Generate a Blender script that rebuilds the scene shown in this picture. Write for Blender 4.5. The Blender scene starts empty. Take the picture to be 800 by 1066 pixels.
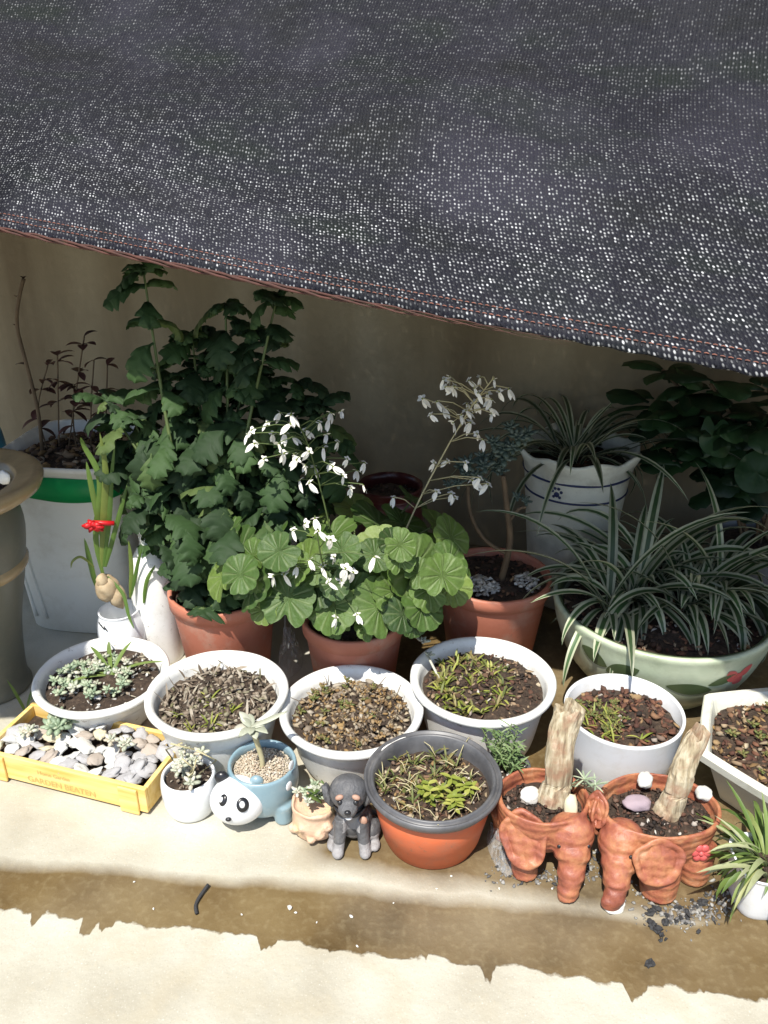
import bpy, bmesh, math, random
from mathutils import Vector, Matrix, noise
R = random.Random(7)
rad = math.radians
sc = bpy.context.scene
COL = sc.collection
W, H_, F = 800.0, 1066.0, 870.0
CAMZ, PITCH = 0.88, rad(25)
SP, CP = math.sin(PITCH), math.cos(PITCH)

def ray(px, py):
    u = (px-400)/F; v = (py-533)/F
    return Vector((u, CP - v*SP, -(SP + v*CP)))
def P(px, py, z=0.0):
    "point at height z seen at that place of the photo (used to find where things stand)"
    d = ray(px, py); t = (z-CAMZ)/d.z
    return Vector((0, 0, CAMZ)) + d*t
def PY(px, py, y):
    d = ray(px, py); return Vector((0, 0, CAMZ)) + d*(y/d.y)
def hit(px, py, C, r):
    d = ray(px, py).normalized(); o = Vector((0, 0, CAMZ))-C
    b = o.dot(d); c = o.dot(o)-r*r; q = b*b-c
    if q < 0: q = 0
    return Vector((0, 0, CAMZ)) + d*(-b-math.sqrt(q))

# ------------------------------------------------------------------ materials
def newmat(name):
    m = bpy.data.materials.new(name); m.use_nodes = True
    nt = m.node_tree; b = nt.nodes['Principled BSDF']
    return m, nt, b
def N(nt, t, **kw):
    n = nt.nodes.new(t)
    for k, v in kw.items(): setattr(n, k, v)
    return n
def ramp(nt, fac, stops, interp='LINEAR'):
    n = N(nt, 'ShaderNodeValToRGB'); n.color_ramp.interpolation = interp
    e = n.color_ramp.elements
    while len(e) < len(stops): e.new(0.5)
    for i, (p, c) in enumerate(stops):
        e[i].position = p; e[i].color = (c[0], c[1], c[2], 1) if len(c) == 3 else c
    nt.links.new(fac, n.inputs[0]); return n.outputs[0]
def noise_node(nt, scale, detail=4, rough=.6, coord='Object', dist=0):
    tc = N(nt, 'ShaderNodeTexCoord'); n = N(nt, 'ShaderNodeTexNoise')
    n.inputs['Scale'].default_value = scale; n.inputs['Detail'].default_value = detail
    n.inputs['Roughness'].default_value = rough; n.inputs['Distortion'].default_value = dist
    nt.links.new(tc.outputs[coord], n.inputs['Vector']); return n
def math_(nt, op, a, b=None, c=None, clamp=False):
    n = N(nt, 'ShaderNodeMath', operation=op); n.use_clamp = clamp
    for i, x in enumerate((a, b, c)):
        if x is None: continue
        if isinstance(x, (int, float)): n.inputs[i].default_value = x
        else: nt.links.new(x, n.inputs[i])
    return n.outputs[0]
def mix(nt, f, a, b, mode='MIX'):
    n = N(nt, 'ShaderNodeMix', data_type='RGBA', blend_type=mode)
    if isinstance(f, (int, float)): n.inputs[0].default_value = f
    else: nt.links.new(f, n.inputs[0])
    for i, x in ((6, a), (7, b)):
        if isinstance(x, tuple): n.inputs[i].default_value = (x[0], x[1], x[2], 1)
        else: nt.links.new(x, n.inputs[i])
    return n.outputs[2]
def bump(nt, b, h, strength=.3, dist=.002):
    n = N(nt, 'ShaderNodeBump'); n.inputs['Strength'].default_value = strength; n.inputs['Distance'].default_value = dist
    nt.links.new(h, n.inputs['Height']); nt.links.new(n.outputs[0], b.inputs['Normal'])

def simple(name, c1, c2=None, scale=30, rough=.6, bs=.25, bd=.001, dirt=None, dirtscale=14, dirtamt=.5, coat=0, speck=0):
    m, nt, b = newmat(name)
    c2 = c2 or tuple(x*.8 for x in c1)
    n1 = noise_node(nt, scale)
    col = ramp(nt, n1.outputs[0], [(.3, c1), (.72, c2)])
    if dirt:
        n2 = noise_node(nt, dirtscale, 8, .7)
        f = ramp(nt, n2.outputs[0], [(.5, (0, 0, 0)), (.72, (dirtamt,)*3)])
        col = mix(nt, f, col, dirt)
    if speck:
        n4 = noise_node(nt, 75, 6, .75)
        col = mix(nt, ramp(nt, n4.outputs[0], [(.60, (0,)*3), (.68, (speck,)*3)]), col, (.20, .14, .09))
    nt.links.new(col, b.inputs['Base Color'])
    b.inputs['Roughness'].default_value = rough
    b.inputs['Coat Weight'].default_value = coat
    n3 = noise_node(nt, scale*6, 6); bump(nt, b, n3.outputs[0], bs, bd)
    return m
def island(name, stops, rough=.6, transl=0.0, bs=.3, interp='LINEAR'):
    "colour that differs from leaf to leaf / crumb to crumb"
    m, nt, b = newmat(name)
    g = N(nt, 'ShaderNodeNewGeometry')
    col = ramp(nt, g.outputs['Random Per Island'], stops, interp)
    n = noise_node(nt, 90); col = mix(nt, .35, col, ramp(nt, n.outputs[0], [(.3, (.55,)*3), (.7, (1, 1, 1))]), 'MULTIPLY')
    nt.links.new(col, b.inputs['Base Color']); b.inputs['Roughness'].default_value = rough
    bump(nt, b, noise_node(nt, 400).outputs[0], bs, .0006)
    if transl: add_transl(nt, b, col, transl)
    return m
def add_transl(nt, b, col, amt):
    tr = N(nt, 'ShaderNodeBsdfTranslucent'); ms = N(nt, 'ShaderNodeMixShader'); ms.inputs[0].default_value = amt
    nt.links.new(col, tr.inputs[0]); nt.links.new(b.outputs[0], ms.inputs[1]); nt.links.new(tr.outputs[0], ms.inputs[2])
    out = nt.nodes['Material Output']; nt.links.new(ms.outputs[0], out.inputs[0])
def uvsep(nt):
    tc = N(nt, 'ShaderNodeTexCoord'); s = N(nt, 'ShaderNodeSeparateXYZ'); nt.links.new(tc.outputs['UV'], s.inputs[0]); return s, tc

M = {}
M['white_pot'] = simple('white_glazed_plastic', (.87, .865, .83), (.80, .80, .77), 9, .35, .12, .001, (.50, .47, .38), 30, .35, speck=.6)
M['white_rim'] = simple('white_rim_plastic', (.83, .84, .82), (.76, .78, .77), 14, .35, .1, .0005, (.50, .46, .36), 40, .45)
M['white_cup'] = simple('white_ceramic', (.82, .83, .84), (.76, .78, .8), 8, .25, .08, .0005, (.5, .45, .35), 30, .3)
M['terracotta'] = simple('terracotta_plastic', (.52, .19, .12), (.44, .145, .085), 12, .6, .3, .001, (.50, .36, .28), 20, .6, speck=.5)
M['terracotta_orange'] = simple('orange_plastic_pot', (.62, .15, .06), (.54, .12, .045), 16, .5, .2, .001, (.34, .16, .1), 30, .5, speck=.5)
M['black_plastic'] = simple('black_plastic', (.06, .06, .065), (.15, .15, .155), 18, .42, .2, .0005, (.22, .21, .2), 25, .5)
M['maroon'] = simple('maroon_glaze', (.09, .018, .016), (.05, .012, .012), 12, .3, .2, .001)
M['cream_glaze'] = simple('cream_glaze', (.72, .71, .62), (.62, .62, .53), 9, .35, .15, .001, (.22, .19, .13), 16, .5)
M['navy'] = simple('navy_paint', (.02, .03, .10), (.015, .02, .07), 20, .4, .05)
M['jade'] = simple('jade_glaze', (.55, .60, .45), (.42, .49, .34), 7, .28, .15, .001, (.2, .23, .13), 12, .5)
M['jade_dark'] = simple('jade_dark_glaze', (.10, .14, .06), (.06, .09, .04), 15, .35, .15, .001)
M['clay'] = None
M['urn'] = simple('urn_glaze', (.42, .31, .17), (.30, .21, .11), 12, .22, .25, .001, (.12, .1, .07), 20, .5)
M['urn_body'] = simple('urn_body_glaze', (.16, .155, .12), (.10, .10, .075), 8, .4, .3, .001, (.3, .26, .2), 16, .4)
M['bucket'] = simple('white_bucket_plastic', (.80, .80, .76), (.72, .72, .67), 6, .4, .2, .001, (.5, .46, .38), 11, .5)
M['green_band'] = simple('green_band_paint', (.0, .27, .07), (.0, .22, .06), 20, .45, .1)
M['yellow_wood'] = None
M['panda_blue'] = simple('blue_glaze', (.24, .35, .40), (.18, .28, .33), 14, .3, .15, .0006, (.5, .55, .55), 30, .4, coat=.3)
M['white_glaze'] = simple('white_glaze', (.80, .81, .82), (.74, .75, .76), 14, .25, .08, .0005, None, coat=.3)
M['black_glaze'] = simple('black_glaze', (.012, .012, .014), (.02, .02, .022), 14, .3, .08, .0005)
M['sand'] = island('sand_grit', [(0, (.45, .36, .25)), (.4, (.62, .55, .43)), (.7, (.35, .25, .17)), (1, (.72, .68, .6))], .9)
M['stem_green'] = simple('stem_green', (.10, .14, .04), (.07, .10, .03), 40, .6)
M['stem_brown'] = simple('stem_brown', (.15, .10, .055), (.09, .06, .035), 40, .8, .5)
M['stem_pale'] = simple('stem_pale', (.5, .44, .26), (.4, .36, .2), 40, .7)
M['petal'] = simple('white_petal', (.82, .80, .74), (.75, .72, .64), 60, .5)
M['red'] = simple('red_ribbon', (.55, .008, .012), (.42, .005, .01), 30, .45)
M['bulb'] = simple('bulb_skin', (.50, .40, .26), (.36, .25, .14), 60, .7, .5, .001, (.12, .08, .05), 50, .7)
M['white_stone'] = simple('white_stone', (.74, .72, .67), (.6, .58, .53), 40, .8, .5, .001)
M['purple_stone'] = simple('grey_purple_stone', (.44, .43, .43), (.36, .35, .35), 40, .8, .5, .001)
M['cream_stone'] = simple('cream_stone', (.62, .55, .38), (.52, .46, .32), 40, .8, .5, .001)
M['charcoal'] = simple('charcoal', (.02, .02, .022), (.05, .05, .05), 60, .8, .8, .001)
M['crumb'] = simple('white_crumb', (.75, .73, .68), (.6, .58, .5), 60, .8, .5)
M['ash'] = simple('grey_ash', (.24, .22, .19), (.12, .115, .11), 40, .9, .8, .002, (.1, .1, .1), 60, .8)
M['rope'] = simple('brown_rope', (.10, .035, .024), (.045, .02, .015), 60, .8, .6, .001)
M['stitch'] = simple('orange_thread', (.30, .12, .08), (.16, .07, .05), 60, .8, .3)
M['blue_plastic'] = simple('blue_plastic', (.03, .20, .32), (.02, .14, .24), 20, .4, .1)
M['pink'] = simple('pink_paint', (.65, .14, .13), (.5, .07, .07), 60, .5, .2)

# soils
def soilmat(name, a, b_, c):
    m, nt, b = newmat(name)
    n = noise_node(nt, 120, 8, .75)
    nt.links.new(ramp(nt, n.outputs[0], [(.32, a), (.52, b_), (.72, c)]), b.inputs['Base Color'])
    b.inputs['Roughness'].default_value = .95; bump(nt, b, noise_node(nt, 260, 8, .8).outputs[0], .9, .003); return m
M['soil'] = soilmat('dark_soil', (.02, .013, .009), (.055, .036, .024), (.13, .09, .06))
M['crumbs_brown'] = island('brown_crumbs', [(0, (.03, .018, .012)), (.35, (.09, .05, .03)), (.6, (.20, .12, .07)), (.85, (.33, .24, .15)), (1, (.5, .42, .3))], .9)
M['crumbs_grey'] = island('grey_brown_litter', [(0, (.04, .028, .02)), (.3, (.15, .11, .075)), (.55, (.27, .22, .165)), (.8, (.40, .35, .28)), (1, (.16, .15, .07))], .9)
M['crumbs_orange'] = island('orange_brown_litter', [(0, (.04, .025, .018)), (.3, (.20, .12, .05)), (.55, (.34, .22, .09)), (.8, (.26, .21, .15)), (1, (.46, .38, .26))], .9)
M['crumbs_dark'] = island('dark_bark', [(0, (.012, .008, .006)), (.5, (.05, .03, .02)), (.8, (.11, .05, .03)), (.92, (.16, .1, .07)), (1, (.6, .56, .5))], .85)
M['crumbs_red'] = island('red_brown_bark', [(0, (.03, .012, .01)), (.5, (.12, .05, .03)), (.8, (.2, .09, .05)), (1, (.3, .2, .1))], .85)
M['gravel_white'] = island('white_gravel', [(0, (.5, .48, .44)), (.5, (.7, .68, .63)), (.8, (.3, .27, .24)), (1, (.6, .56, .5))], .85)
# leaves
M['leaf_mum'] = island('chrysanthemum_leaf', [(0, (.014, .036, .010)), (.5, (.028, .066, .017)), (.85, (.05, .105, .026)), (1, (.11, .15, .04))], .72, .22)
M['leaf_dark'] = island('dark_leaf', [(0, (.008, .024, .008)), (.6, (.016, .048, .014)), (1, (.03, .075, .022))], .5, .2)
M['leaf_grass'] = island('bright_leaf', [(0, (.10, .17, .04)), (.5, (.17, .26, .06)), (.85, (.26, .34, .10)), (1, (.42, .42, .18))], .5, .3)
M['leaf_yellow'] = island('yellow_green_leaf', [(0, (.20, .26, .04)), (.5, (.34, .38, .07)), (1, (.5, .5, .13))], .5, .3)
M['leaf_olive'] = island('olive_leaf', [(0, (.10, .13, .035)), (.5, (.17, .19, .05)), (.8, (.22, .17, .06)), (1, (.30, .26, .10))], .6, .2)
M['leaf_pale'] = island('pale_succulent_leaf', [(0, (.36, .38, .28)), (.5, (.52, .54, .42)), (.8, (.62, .6, .5)), (1, (.5, .42, .3))], .5, .1)
M['leaf_sage'] = island('sage_succulent_leaf', [(0, (.20, .27, .17)), (.5, (.32, .40, .26)), (1, (.48, .52, .36))], .5, .1)
M['leaf_grey'] = island('grey_green_leaf', [(0, (.05, .075, .06)), (.5, (.08, .115, .09)), (1, (.13, .16, .13))], .5, .1)
M['leaf_wine'] = island('wine_leaf', [(0, (.04, .015, .018)), (.5, (.10, .035, .03)), (1, (.16, .09, .05))], .6, .15)
M['leaf_bulb'] = island('bulb_leaf', [(0, (.07, .15, .025)), (.6, (.13, .22, .04)), (1, (.28, .28, .07))], .45, .3)

def striped_leaf(name, green, cream, thr=.30, inv=False):
    m, nt, b = newmat(name)
    s, tc = uvsep(nt)
    d = math_(nt, 'ABSOLUTE', math_(nt, 'SUBTRACT', s.outputs[0], .5))
    f = ramp(nt, d, [(thr-.03, (0, 0, 0)), (thr+.03, (1, 1, 1))])
    g = N(nt, 'ShaderNodeNewGeometry')
    gr = ramp(nt, g.outputs['Random Per Island'], [(0, tuple(x*.6 for x in green)), (.7, green), (1, tuple(x*1.6 for x in green))])
    cr = ramp(nt, g.outputs['Random Per Island'], [(0, tuple(x*.45 for x in cream)), (.6, cream), (1, cream)])
    col = mix(nt, f, gr, cr) if not inv else mix(nt, f, cr, gr)
    nt.links.new(col, b.inputs['Base Color']); b.inputs['Roughness'].default_value = .45
    add_transl(nt, b, col, .2); return m
M['leaf_spider'] = striped_leaf('spider_plant_leaf', (.05, .10, .035), (.50, .52, .36), .22)
M['leaf_spider_in'] = striped_leaf('spider_plant_leaf_dark', (.05, .085, .035), (.42, .44, .30), .24)

def sax_mat():
    m, nt, b = newmat('saxifrage_leaf')
    s, tc = uvsep(nt)                       # uv = polar: x angle, y radius
    a = math_(nt, 'MULTIPLY', s.outputs[0], 2*math.pi*11)
    c = math_(nt, 'ABSOLUTE', math_(nt, 'COSINE', math_(nt, 'MULTIPLY', a, .5)))
    c = math_(nt, 'POWER', c, 10.0)
    c = math_(nt, 'MULTIPLY', c, ramp(nt, s.outputs[1], [(0, (1,)*3), (.88, (.8,)*3), (1, (.1,)*3)]))
    g = N(nt, 'ShaderNodeNewGeometry')
    base = ramp(nt, g.outputs['Random Per Island'], [(0, (.035, .075, .016)), (.4, (.07, .135, .025)), (.8, (.13, .21, .04)), (1, (.22, .30, .07))])
    nn = noise_node(nt, 60); base = mix(nt, .5, base, ramp(nt, nn.outputs[0], [(.3, (.5,)*3), (.7, (1, 1, 1))]), 'MULTIPLY')
    col = mix(nt, math_(nt, 'MULTIPLY', c, .30), base, (.34, .40, .20))
    nt.links.new(col, b.inputs['Base Color']); b.inputs['Roughness'].default_value = .55
    h = math_(nt, 'ADD', math_(nt, 'MULTIPLY', c, -1.0), noise_node(nt, 130).outputs[0]); bump(nt, b, h, .6, .003)
    add_transl(nt, b, col, .22); return m
M['leaf_sax'] = sax_mat()

def clay_mat():
    m, nt, b = newmat('terracotta_clay')
    n = noise_node(nt, 34, 7, .65)
    col = ramp(nt, n.outputs[0], [(.3, (.19, .055, .035)), (.45, (.32, .10, .055)), (.58, (.42, .17, .08)), (.72, (.55, .31, .19))])
    n2 = noise_node(nt, 60, 8, .7); col = mix(nt, ramp(nt, n2.outputs[0], [(.52, (0,)*3), (.7, (.6,)*3)]), col, (.32, .12, .09))
    nt.links.new(col, b.inputs['Base Color']); b.inputs['Roughness'].default_value = .46
    w = N(nt, 'ShaderNodeTexWave'); tc = N(nt, 'ShaderNodeTexCoord'); nt.links.new(tc.outputs['Object'], w.inputs[0])
    w.bands_direction = 'Z'; w.inputs['Scale'].default_value = 28; w.inputs['Distortion'].default_value = 3.5; w.inputs['Detail'].default_value = 3
    w.inputs['Detail Scale'].default_value = 2
    h = math_(nt, 'ADD', math_(nt, 'MULTIPLY', w.outputs['Fac'], .5), n2.outputs[0]); bump(nt, b, h, .5, .003); return m
M['clay'] = clay_mat()
def wood_mat(name, a, b_, c, scale=1, rough=.6):
    m, nt, b = newmat(name)
    tc = N(nt, 'ShaderNodeTexCoord'); mp = N(nt, 'ShaderNodeMapping'); mp.inputs['Scale'].default_value = (6*scale, 60*scale, 60*scale)
    n = N(nt, 'ShaderNodeTexNoise'); n.inputs['Detail'].default_value = 8; n.inputs['Scale'].default_value = 1.5
    nt.links.new(tc.outputs['Object'], mp.inputs[0]); nt.links.new(mp.outputs[0], n.inputs[0])
    nt.links.new(ramp(nt, n.outputs[0], [(.3, a), (.5, b_), (.7, c)]), b.inputs['Base Color'])
    b.inputs['Roughness'].default_value = rough; bump(nt, b, n.outputs[0], .4, .001); return m
M['yellow_wood'] = wood_mat('yellow_stained_wood', (.68, .42, .09), (.80, .56, .19), (.84, .62, .27))
M['wood_rail'] = wood_mat('pale_wood_rail', (.45, .42, .3), (.55, .52, .4), (.62, .6, .48))
M['wood_ink'] = simple('faded_ink', (.50, .36, .12), (.58, .42, .14), 200, .8, .1)
def bark():
    m, nt, b = newmat('cut_stem_bark')
    tc = N(nt, 'ShaderNodeTexCoord'); mp = N(nt, 'ShaderNodeMapping'); mp.inputs['Scale'].default_value = (150, 150, 16)
    n = N(nt, 'ShaderNodeTexNoise'); n.inputs['Detail'].default_value = 8; n.inputs['Scale'].default_value = 1.2
    nt.links.new(tc.outputs['Object'], mp.inputs[0]); nt.links.new(mp.outputs[0], n.inputs[0])
    col = ramp(nt, n.outputs[0], [(.3, (.20, .145, .09)), (.46, (.38, .31, .20)), (.64, (.54, .47, .34))])
    n2 = noise_node(nt, 30, 6); col = mix(nt, ramp(nt, n2.outputs[0], [(.5, (0,)*3), (.65, (.7,)*3)]), col, (.30, .15, .09))
    nt.links.new(col, b.inputs['Base Color']); b.inputs['Roughness'].default_value = .85; bump(nt, b, n.outputs[0], .8, .004); return m
M['bark'] = bark()
def plastic_film():
    m, nt, b = newmat('clear_plastic_film')
    b.inputs['Base Color'].default_value = (.75, .77, .78, 1); b.inputs['Roughness'].default_value = .12
    b.inputs['Alpha'].default_value = .22; return m
M['film'] = plastic_film()

def ground_mat():
    m, nt, b = newmat('concrete_ground')
    geo = N(nt, 'ShaderNodeNewGeometry'); s = N(nt, 'ShaderNodeSeparateXYZ'); nt.links.new(geo.outputs['Position'], s.inputs[0])
    x, y = s.outputs[0], s.outputs[1]
    def nz(scale, det, amp, off=0):
        n = N(nt, 'ShaderNodeTexNoise'); n.inputs['Scale'].default_value = scale; n.inputs['Detail'].default_value = det
        mp = N(nt, 'ShaderNodeMapping'); mp.inputs['Location'].default_value = (off, off*2, 0)
        nt.links.new(geo.outputs['Position'], mp.inputs[0]); nt.links.new(mp.outputs[0], n.inputs[0])
        return math_(nt, 'MULTIPLY', math_(nt, 'SUBTRACT', n.outputs[0], .5), amp), n.outputs[0]
    n1, _ = nz(7, 3, .045); n2, _ = nz(30, 5, .042, 3.1); n3, _ = nz(5, 4, .07, 7.7); n4, _ = nz(14, 3, .03, 1.7)
    # stain band edges (damp strip across the slab)
    fm = N(nt, 'ShaderNodeMapping'); fm.inputs['Scale'].default_value = (30, 5, 1); fn = N(nt, 'ShaderNodeTexNoise'); fn.inputs['Scale'].default_value = 1; fn.inputs['Detail'].default_value = 3
    nt.links.new(geo.outputs['Position'], fm.inputs[0]); nt.links.new(fm.outputs[0], fn.inputs[0])
    fing = math_(nt, 'MULTIPLY', ramp(nt, fn.outputs[0], [(.58, (0,)*3), (.72, (1,)*3)]), .028); n1 = math_(nt, 'ADD', n1, fing)
    sl = math_(nt, 'ADD', y, math_(nt, 'MULTIPLY', x, .13))
    lo = math_(nt, 'ADD', math_(nt, 'SUBTRACT', sl, .667), math_(nt, 'ADD', n1, n2))
    lo = ramp(nt, math_(nt, 'MULTIPLY_ADD', lo, 130, .5), [(.3, (0,)*3), (.7, (1,)*3)])
    st = math_(nt, 'ADD', y, math_(nt, 'MULTIPLY', x, .09))
    hi = math_(nt, 'ADD', math_(nt, 'SUBTRACT', .752, st), n3)
    hi = ramp(nt, math_(nt, 'MULTIPLY_ADD', hi, 34, .5), [(.1, (0,)*3), (.9, (1,)*3)])
    band = math_(nt, 'MULTIPLY', lo, hi)
    # damp patch round the pot feet on the right
    p1 = math_(nt, 'ADD', math_(nt, 'SUBTRACT', math_(nt, 'ADD', y, math_(nt, 'MULTIPLY', x, .20)), .782), n4)
    p1 = ramp(nt, math_(nt, 'MULTIPLY_ADD', p1, 22, .5), [(.1, (0,)*3), (.9, (1,)*3)])
    p2 = ramp(nt, math_(nt, 'MULTIPLY_ADD', math_(nt, 'ADD', x, math_(nt, 'ADD', .10, n3)), 12, .5), [(.2, (0,)*3), (.8, (1,)*3)])
    wet = math_(nt, 'MAXIMUM', band, math_(nt, 'MULTIPLY', p1, p2))
    _, c1 = nz(9, 8, 1, 11); _, c2 = nz(110, 10, 1, 5); _, c3 = nz(3, 5, 1, 2)
    dry = ramp(nt, c1, [(.3, (.37, .34, .265)), (.5, (.44, .415, .335)), (.7, (.51, .49, .41))])
    dry = mix(nt, ramp(nt, c2, [(.55, (0,)*3), (.8, (.35,)*3)]), dry, (.46, .40, .28))
    _, c4 = nz(420, 3, 1, 9); _, c5 = nz(2.2, 8, 1, 21)
    dry = mix(nt, ramp(nt, c4, [(.60, (0,)*3), (.74, (.6,)*3)]), dry, (.30, .27, .2))
    dry = mix(nt, ramp(nt, c4, [(.24, (.6,)*3), (.38, (0,)*3)]), dry, (.68, .66, .6))
    dry = mix(nt, ramp(nt, c5, [(.47, (0,)*3), (.5, (.35,)*3), (.53, (0,)*3)]), dry, (.40, .34, .23))
    wc = ramp(nt, c1, [(.3, (.070, .042, .012)), (.5, (.125, .080, .028)), (.7, (.175, .122, .050))])
    wc = mix(nt, ramp(nt, c2, [(.5, (0,)*3), (.78, (.28,)*3)]), wc, (.33, .27, .15))
    wetf = math_(nt, 'MULTIPLY', wet, ramp(nt, c3, [(.25, (.8,)*3), (.6, (1,)*3)]))
    col = mix(nt, wetf, dry, wc)
    nt.links.new(col, b.inputs['Base Color'])
    nt.links.new(ramp(nt, wetf, [(0, (.85,)*3), (1, (.55,)*3)]), b.inputs['Roughness'])
    hgt = math_(nt, 'ADD', c2, math_(nt, 'MULTIPLY', wet, -.9)); bump(nt, b, hgt, .5, .002); return m
def wall_mat():
    m, nt, b = newmat('stained_render_wall')
    tc = N(nt, 'ShaderNodeTexCoord'); mp = N(nt, 'ShaderNodeMapping'); mp.inputs['Scale'].default_value = (5.5, 5.5, .9)
    n = N(nt, 'ShaderNodeTexNoise'); n.inputs['Detail'].default_value = 6; n.inputs['Scale'].default_value = 1.0
    nt.links.new(tc.outputs['Object'], mp.inputs[0]); nt.links.new(mp.outputs[0], n.inputs[0])
    col = ramp(nt, n.outputs[0], [(.28, (.16, .12, .07)), (.45, (.25, .20, .125)), (.6, (.32, .265, .175)), (.75, (.40, .34, .24))])
    n2 = noise_node(nt, 9, 8, .7); col = mix(nt, ramp(nt, n2.outputs[0], [(.45, (0,)*3), (.75, (.6,)*3)]), col, (.20, .16, .10))
    nt.links.new(col, b.inputs['Base Color']); b.inputs['Roughness'].default_value = .9
    bump(nt, b, n2.outputs[0], .4, .004); return m
def net_mat():
    m, nt, b = newmat('black_shade_net')
    s, tc = uvsep(nt)
    def vor(rnd, loc=0, sc_=1.0, out='Distance'):
        v = N(nt, 'ShaderNodeTexVoronoi', voronoi_dimensions='2D'); v.inputs['Scale'].default_value = sc_; v.inputs['Randomness'].default_value = rnd
        nt.links.new(tc.outputs['UV'], v.inputs['Vector']); return v
    v = vor(.5)
    vc = N(nt, 'ShaderNodeSeparateXYZ'); nt.links.new(v.outputs['Color'], vc.inputs[0])
    mp = N(nt, 'ShaderNodeMapping'); mp.inputs['Scale'].default_value = (.022, .075, 1); nt.links.new(tc.outputs['UV'], mp.inputs[0])
    n = N(nt, 'ShaderNodeTexNoise'); n.inputs['Scale'].default_value = 1; n.inputs['Detail'].default_value = 5; nt.links.new(mp.outputs[0], n.inputs[0])
    s2_ = N(nt, 'ShaderNodeSeparateXYZ'); nt.links.new(mp.outputs[0], s2_.inputs[0])
    near = ramp(nt, math_(nt, 'ADD', math_(nt, 'MULTIPLY', s.outputs[1], .0072), math_(nt, 'MULTIPLY', math_(nt, 'SUBTRACT', n.outputs[0], .5), .5)), [(0, (1,)*3), (.18, (1,)*3), (.42, (.30,)*3), (1, (.22,)*3)])  # dots painted brighter toward the hem, as sunlight would make them
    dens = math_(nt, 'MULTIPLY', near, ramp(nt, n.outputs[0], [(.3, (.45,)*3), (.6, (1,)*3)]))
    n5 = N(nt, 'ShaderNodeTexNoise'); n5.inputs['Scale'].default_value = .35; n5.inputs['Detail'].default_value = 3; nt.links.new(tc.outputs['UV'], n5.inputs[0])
    knot_glint = ramp(nt, v.outputs['Distance'], [(.16, (1,)*3), (.34, (0,)*3)])  # knot dots; their pale colour paints in sun glints on the threads
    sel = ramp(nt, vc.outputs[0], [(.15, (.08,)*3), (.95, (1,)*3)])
    k = math_(nt, 'MULTIPLY', math_(nt, 'MULTIPLY', knot_glint, sel), dens)
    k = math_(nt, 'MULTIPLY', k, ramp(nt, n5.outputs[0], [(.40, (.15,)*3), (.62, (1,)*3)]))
    base = ramp(nt, n.outputs[0], [(.3, (.007, .008, .009)), (.5, (.009, .009, .015)), (.7, (.007, .011, .009))])
    haze = N(nt, 'ShaderNodeTexNoise'); haze.inputs['Scale'].default_value = 1.3; haze.inputs['Detail'].default_value = 4; mp2 = N(nt, 'ShaderNodeMapping'); mp2.inputs['Scale'].default_value = (.016, .022, 1); mp2.inputs['Location'].default_value = (4.2, 1.7, 0)
    nt.links.new(tc.outputs['UV'], mp2.inputs[0]); nt.links.new(mp2.outputs[0], haze.inputs[0])
    base = mix(nt, ramp(nt, haze.outputs[0], [(.48, (0,)*3), (.72, (.55,)*3)]), base, (.036, .034, .050))
    wv = N(nt, 'ShaderNodeTexWave'); wv.bands_direction = 'X'; wv.inputs['Scale'].default_value = .3142; wv.inputs['Distortion'].default_value = 1.2; wv.inputs['Detail'].default_value = 2; wv.inputs['Detail Scale'].default_value = .5
    nt.links.new(tc.outputs['UV'], wv.inputs[0])
    base = mix(nt, math_(nt, 'MULTIPLY', wv.outputs['Fac'], .30), base, (.034, .036, .039))
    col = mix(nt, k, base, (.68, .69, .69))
    nt.links.new(col, b.inputs['Base Color']); b.inputs['Roughness'].default_value = .6; b.inputs['Specular IOR Level'].default_value = .10
    bump(nt, b, knot_glint, .7, .002)
    hole = math_(nt, 'MULTIPLY', ramp(nt, v.outputs['Distance'], [(.60, (0,)*3), (.68, (1,)*3)]), .14)
    alpha = math_(nt, 'SUBTRACT', 1.0, hole); nt.links.new(alpha, b.inputs['Alpha'])
    return m
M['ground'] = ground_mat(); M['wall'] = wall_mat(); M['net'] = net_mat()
M['hem'] = simple('hem_fabric', (.025, .025, .032), (.13, .13, .15), 300, .6, .8, .001)

# ------------------------------------------------------------------ mesh helpers
class MB:
    def __init__(s): s.v = []; s.f = []; s.m = []; s.uv = []
    def add(s, vs, fs, mi=0, uvs=None):
        o = len(s.v); s.v += [tuple(p) for p in vs]; s.uv += (uvs or [(0, 0)]*len(vs))
        for f in fs: s.f.append(tuple(i+o for i in f)); s.m.append(mi)
    def build(s, name, mats, parent=None, smooth=True, loc=None, bevel=0, solid=0, sub=0):
        me = bpy.data.meshes.new(name); me.from_pydata(s.v, [], s.f); me.update()
        for mt in (mats if isinstance(mats, (list, tuple)) else [mats]): me.materials.append(mt)
        me.polygons.foreach_set('material_index', s.m)
        me.polygons.foreach_set('use_smooth', [smooth]*len(s.f))
        ul = me.uv_layers.new(name='UVMap'); idx = [0]*len(me.loops); me.loops.foreach_get('vertex_index', idx)
        flat = []
        for i in idx: flat += s.uv[i]
        ul.data.foreach_set('uv', flat)
        o = bpy.data.objects.new(name, me); COL.objects.link(o)
        if parent: o.parent = parent; o.location = -parent.location if loc is None else loc
        elif loc is not None: o.location = loc
        if solid: md = o.modifiers.new('s', 'SOLIDIFY'); md.thickness = solid
        if bevel: md = o.modifiers.new('b', 'BEVEL'); md.width = bevel; md.segments = 2
        if sub: md = o.modifiers.new('u', 'SUBSURF'); md.levels = md.render_levels = sub
        return o
def thing(name, label, cat, loc, group=None, kind=None):
    o = bpy.data.objects.new(name, None); COL.objects.link(o); o.location = loc; o.empty_display_size = .02
    return tag(o, label, cat, group, kind)
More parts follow.
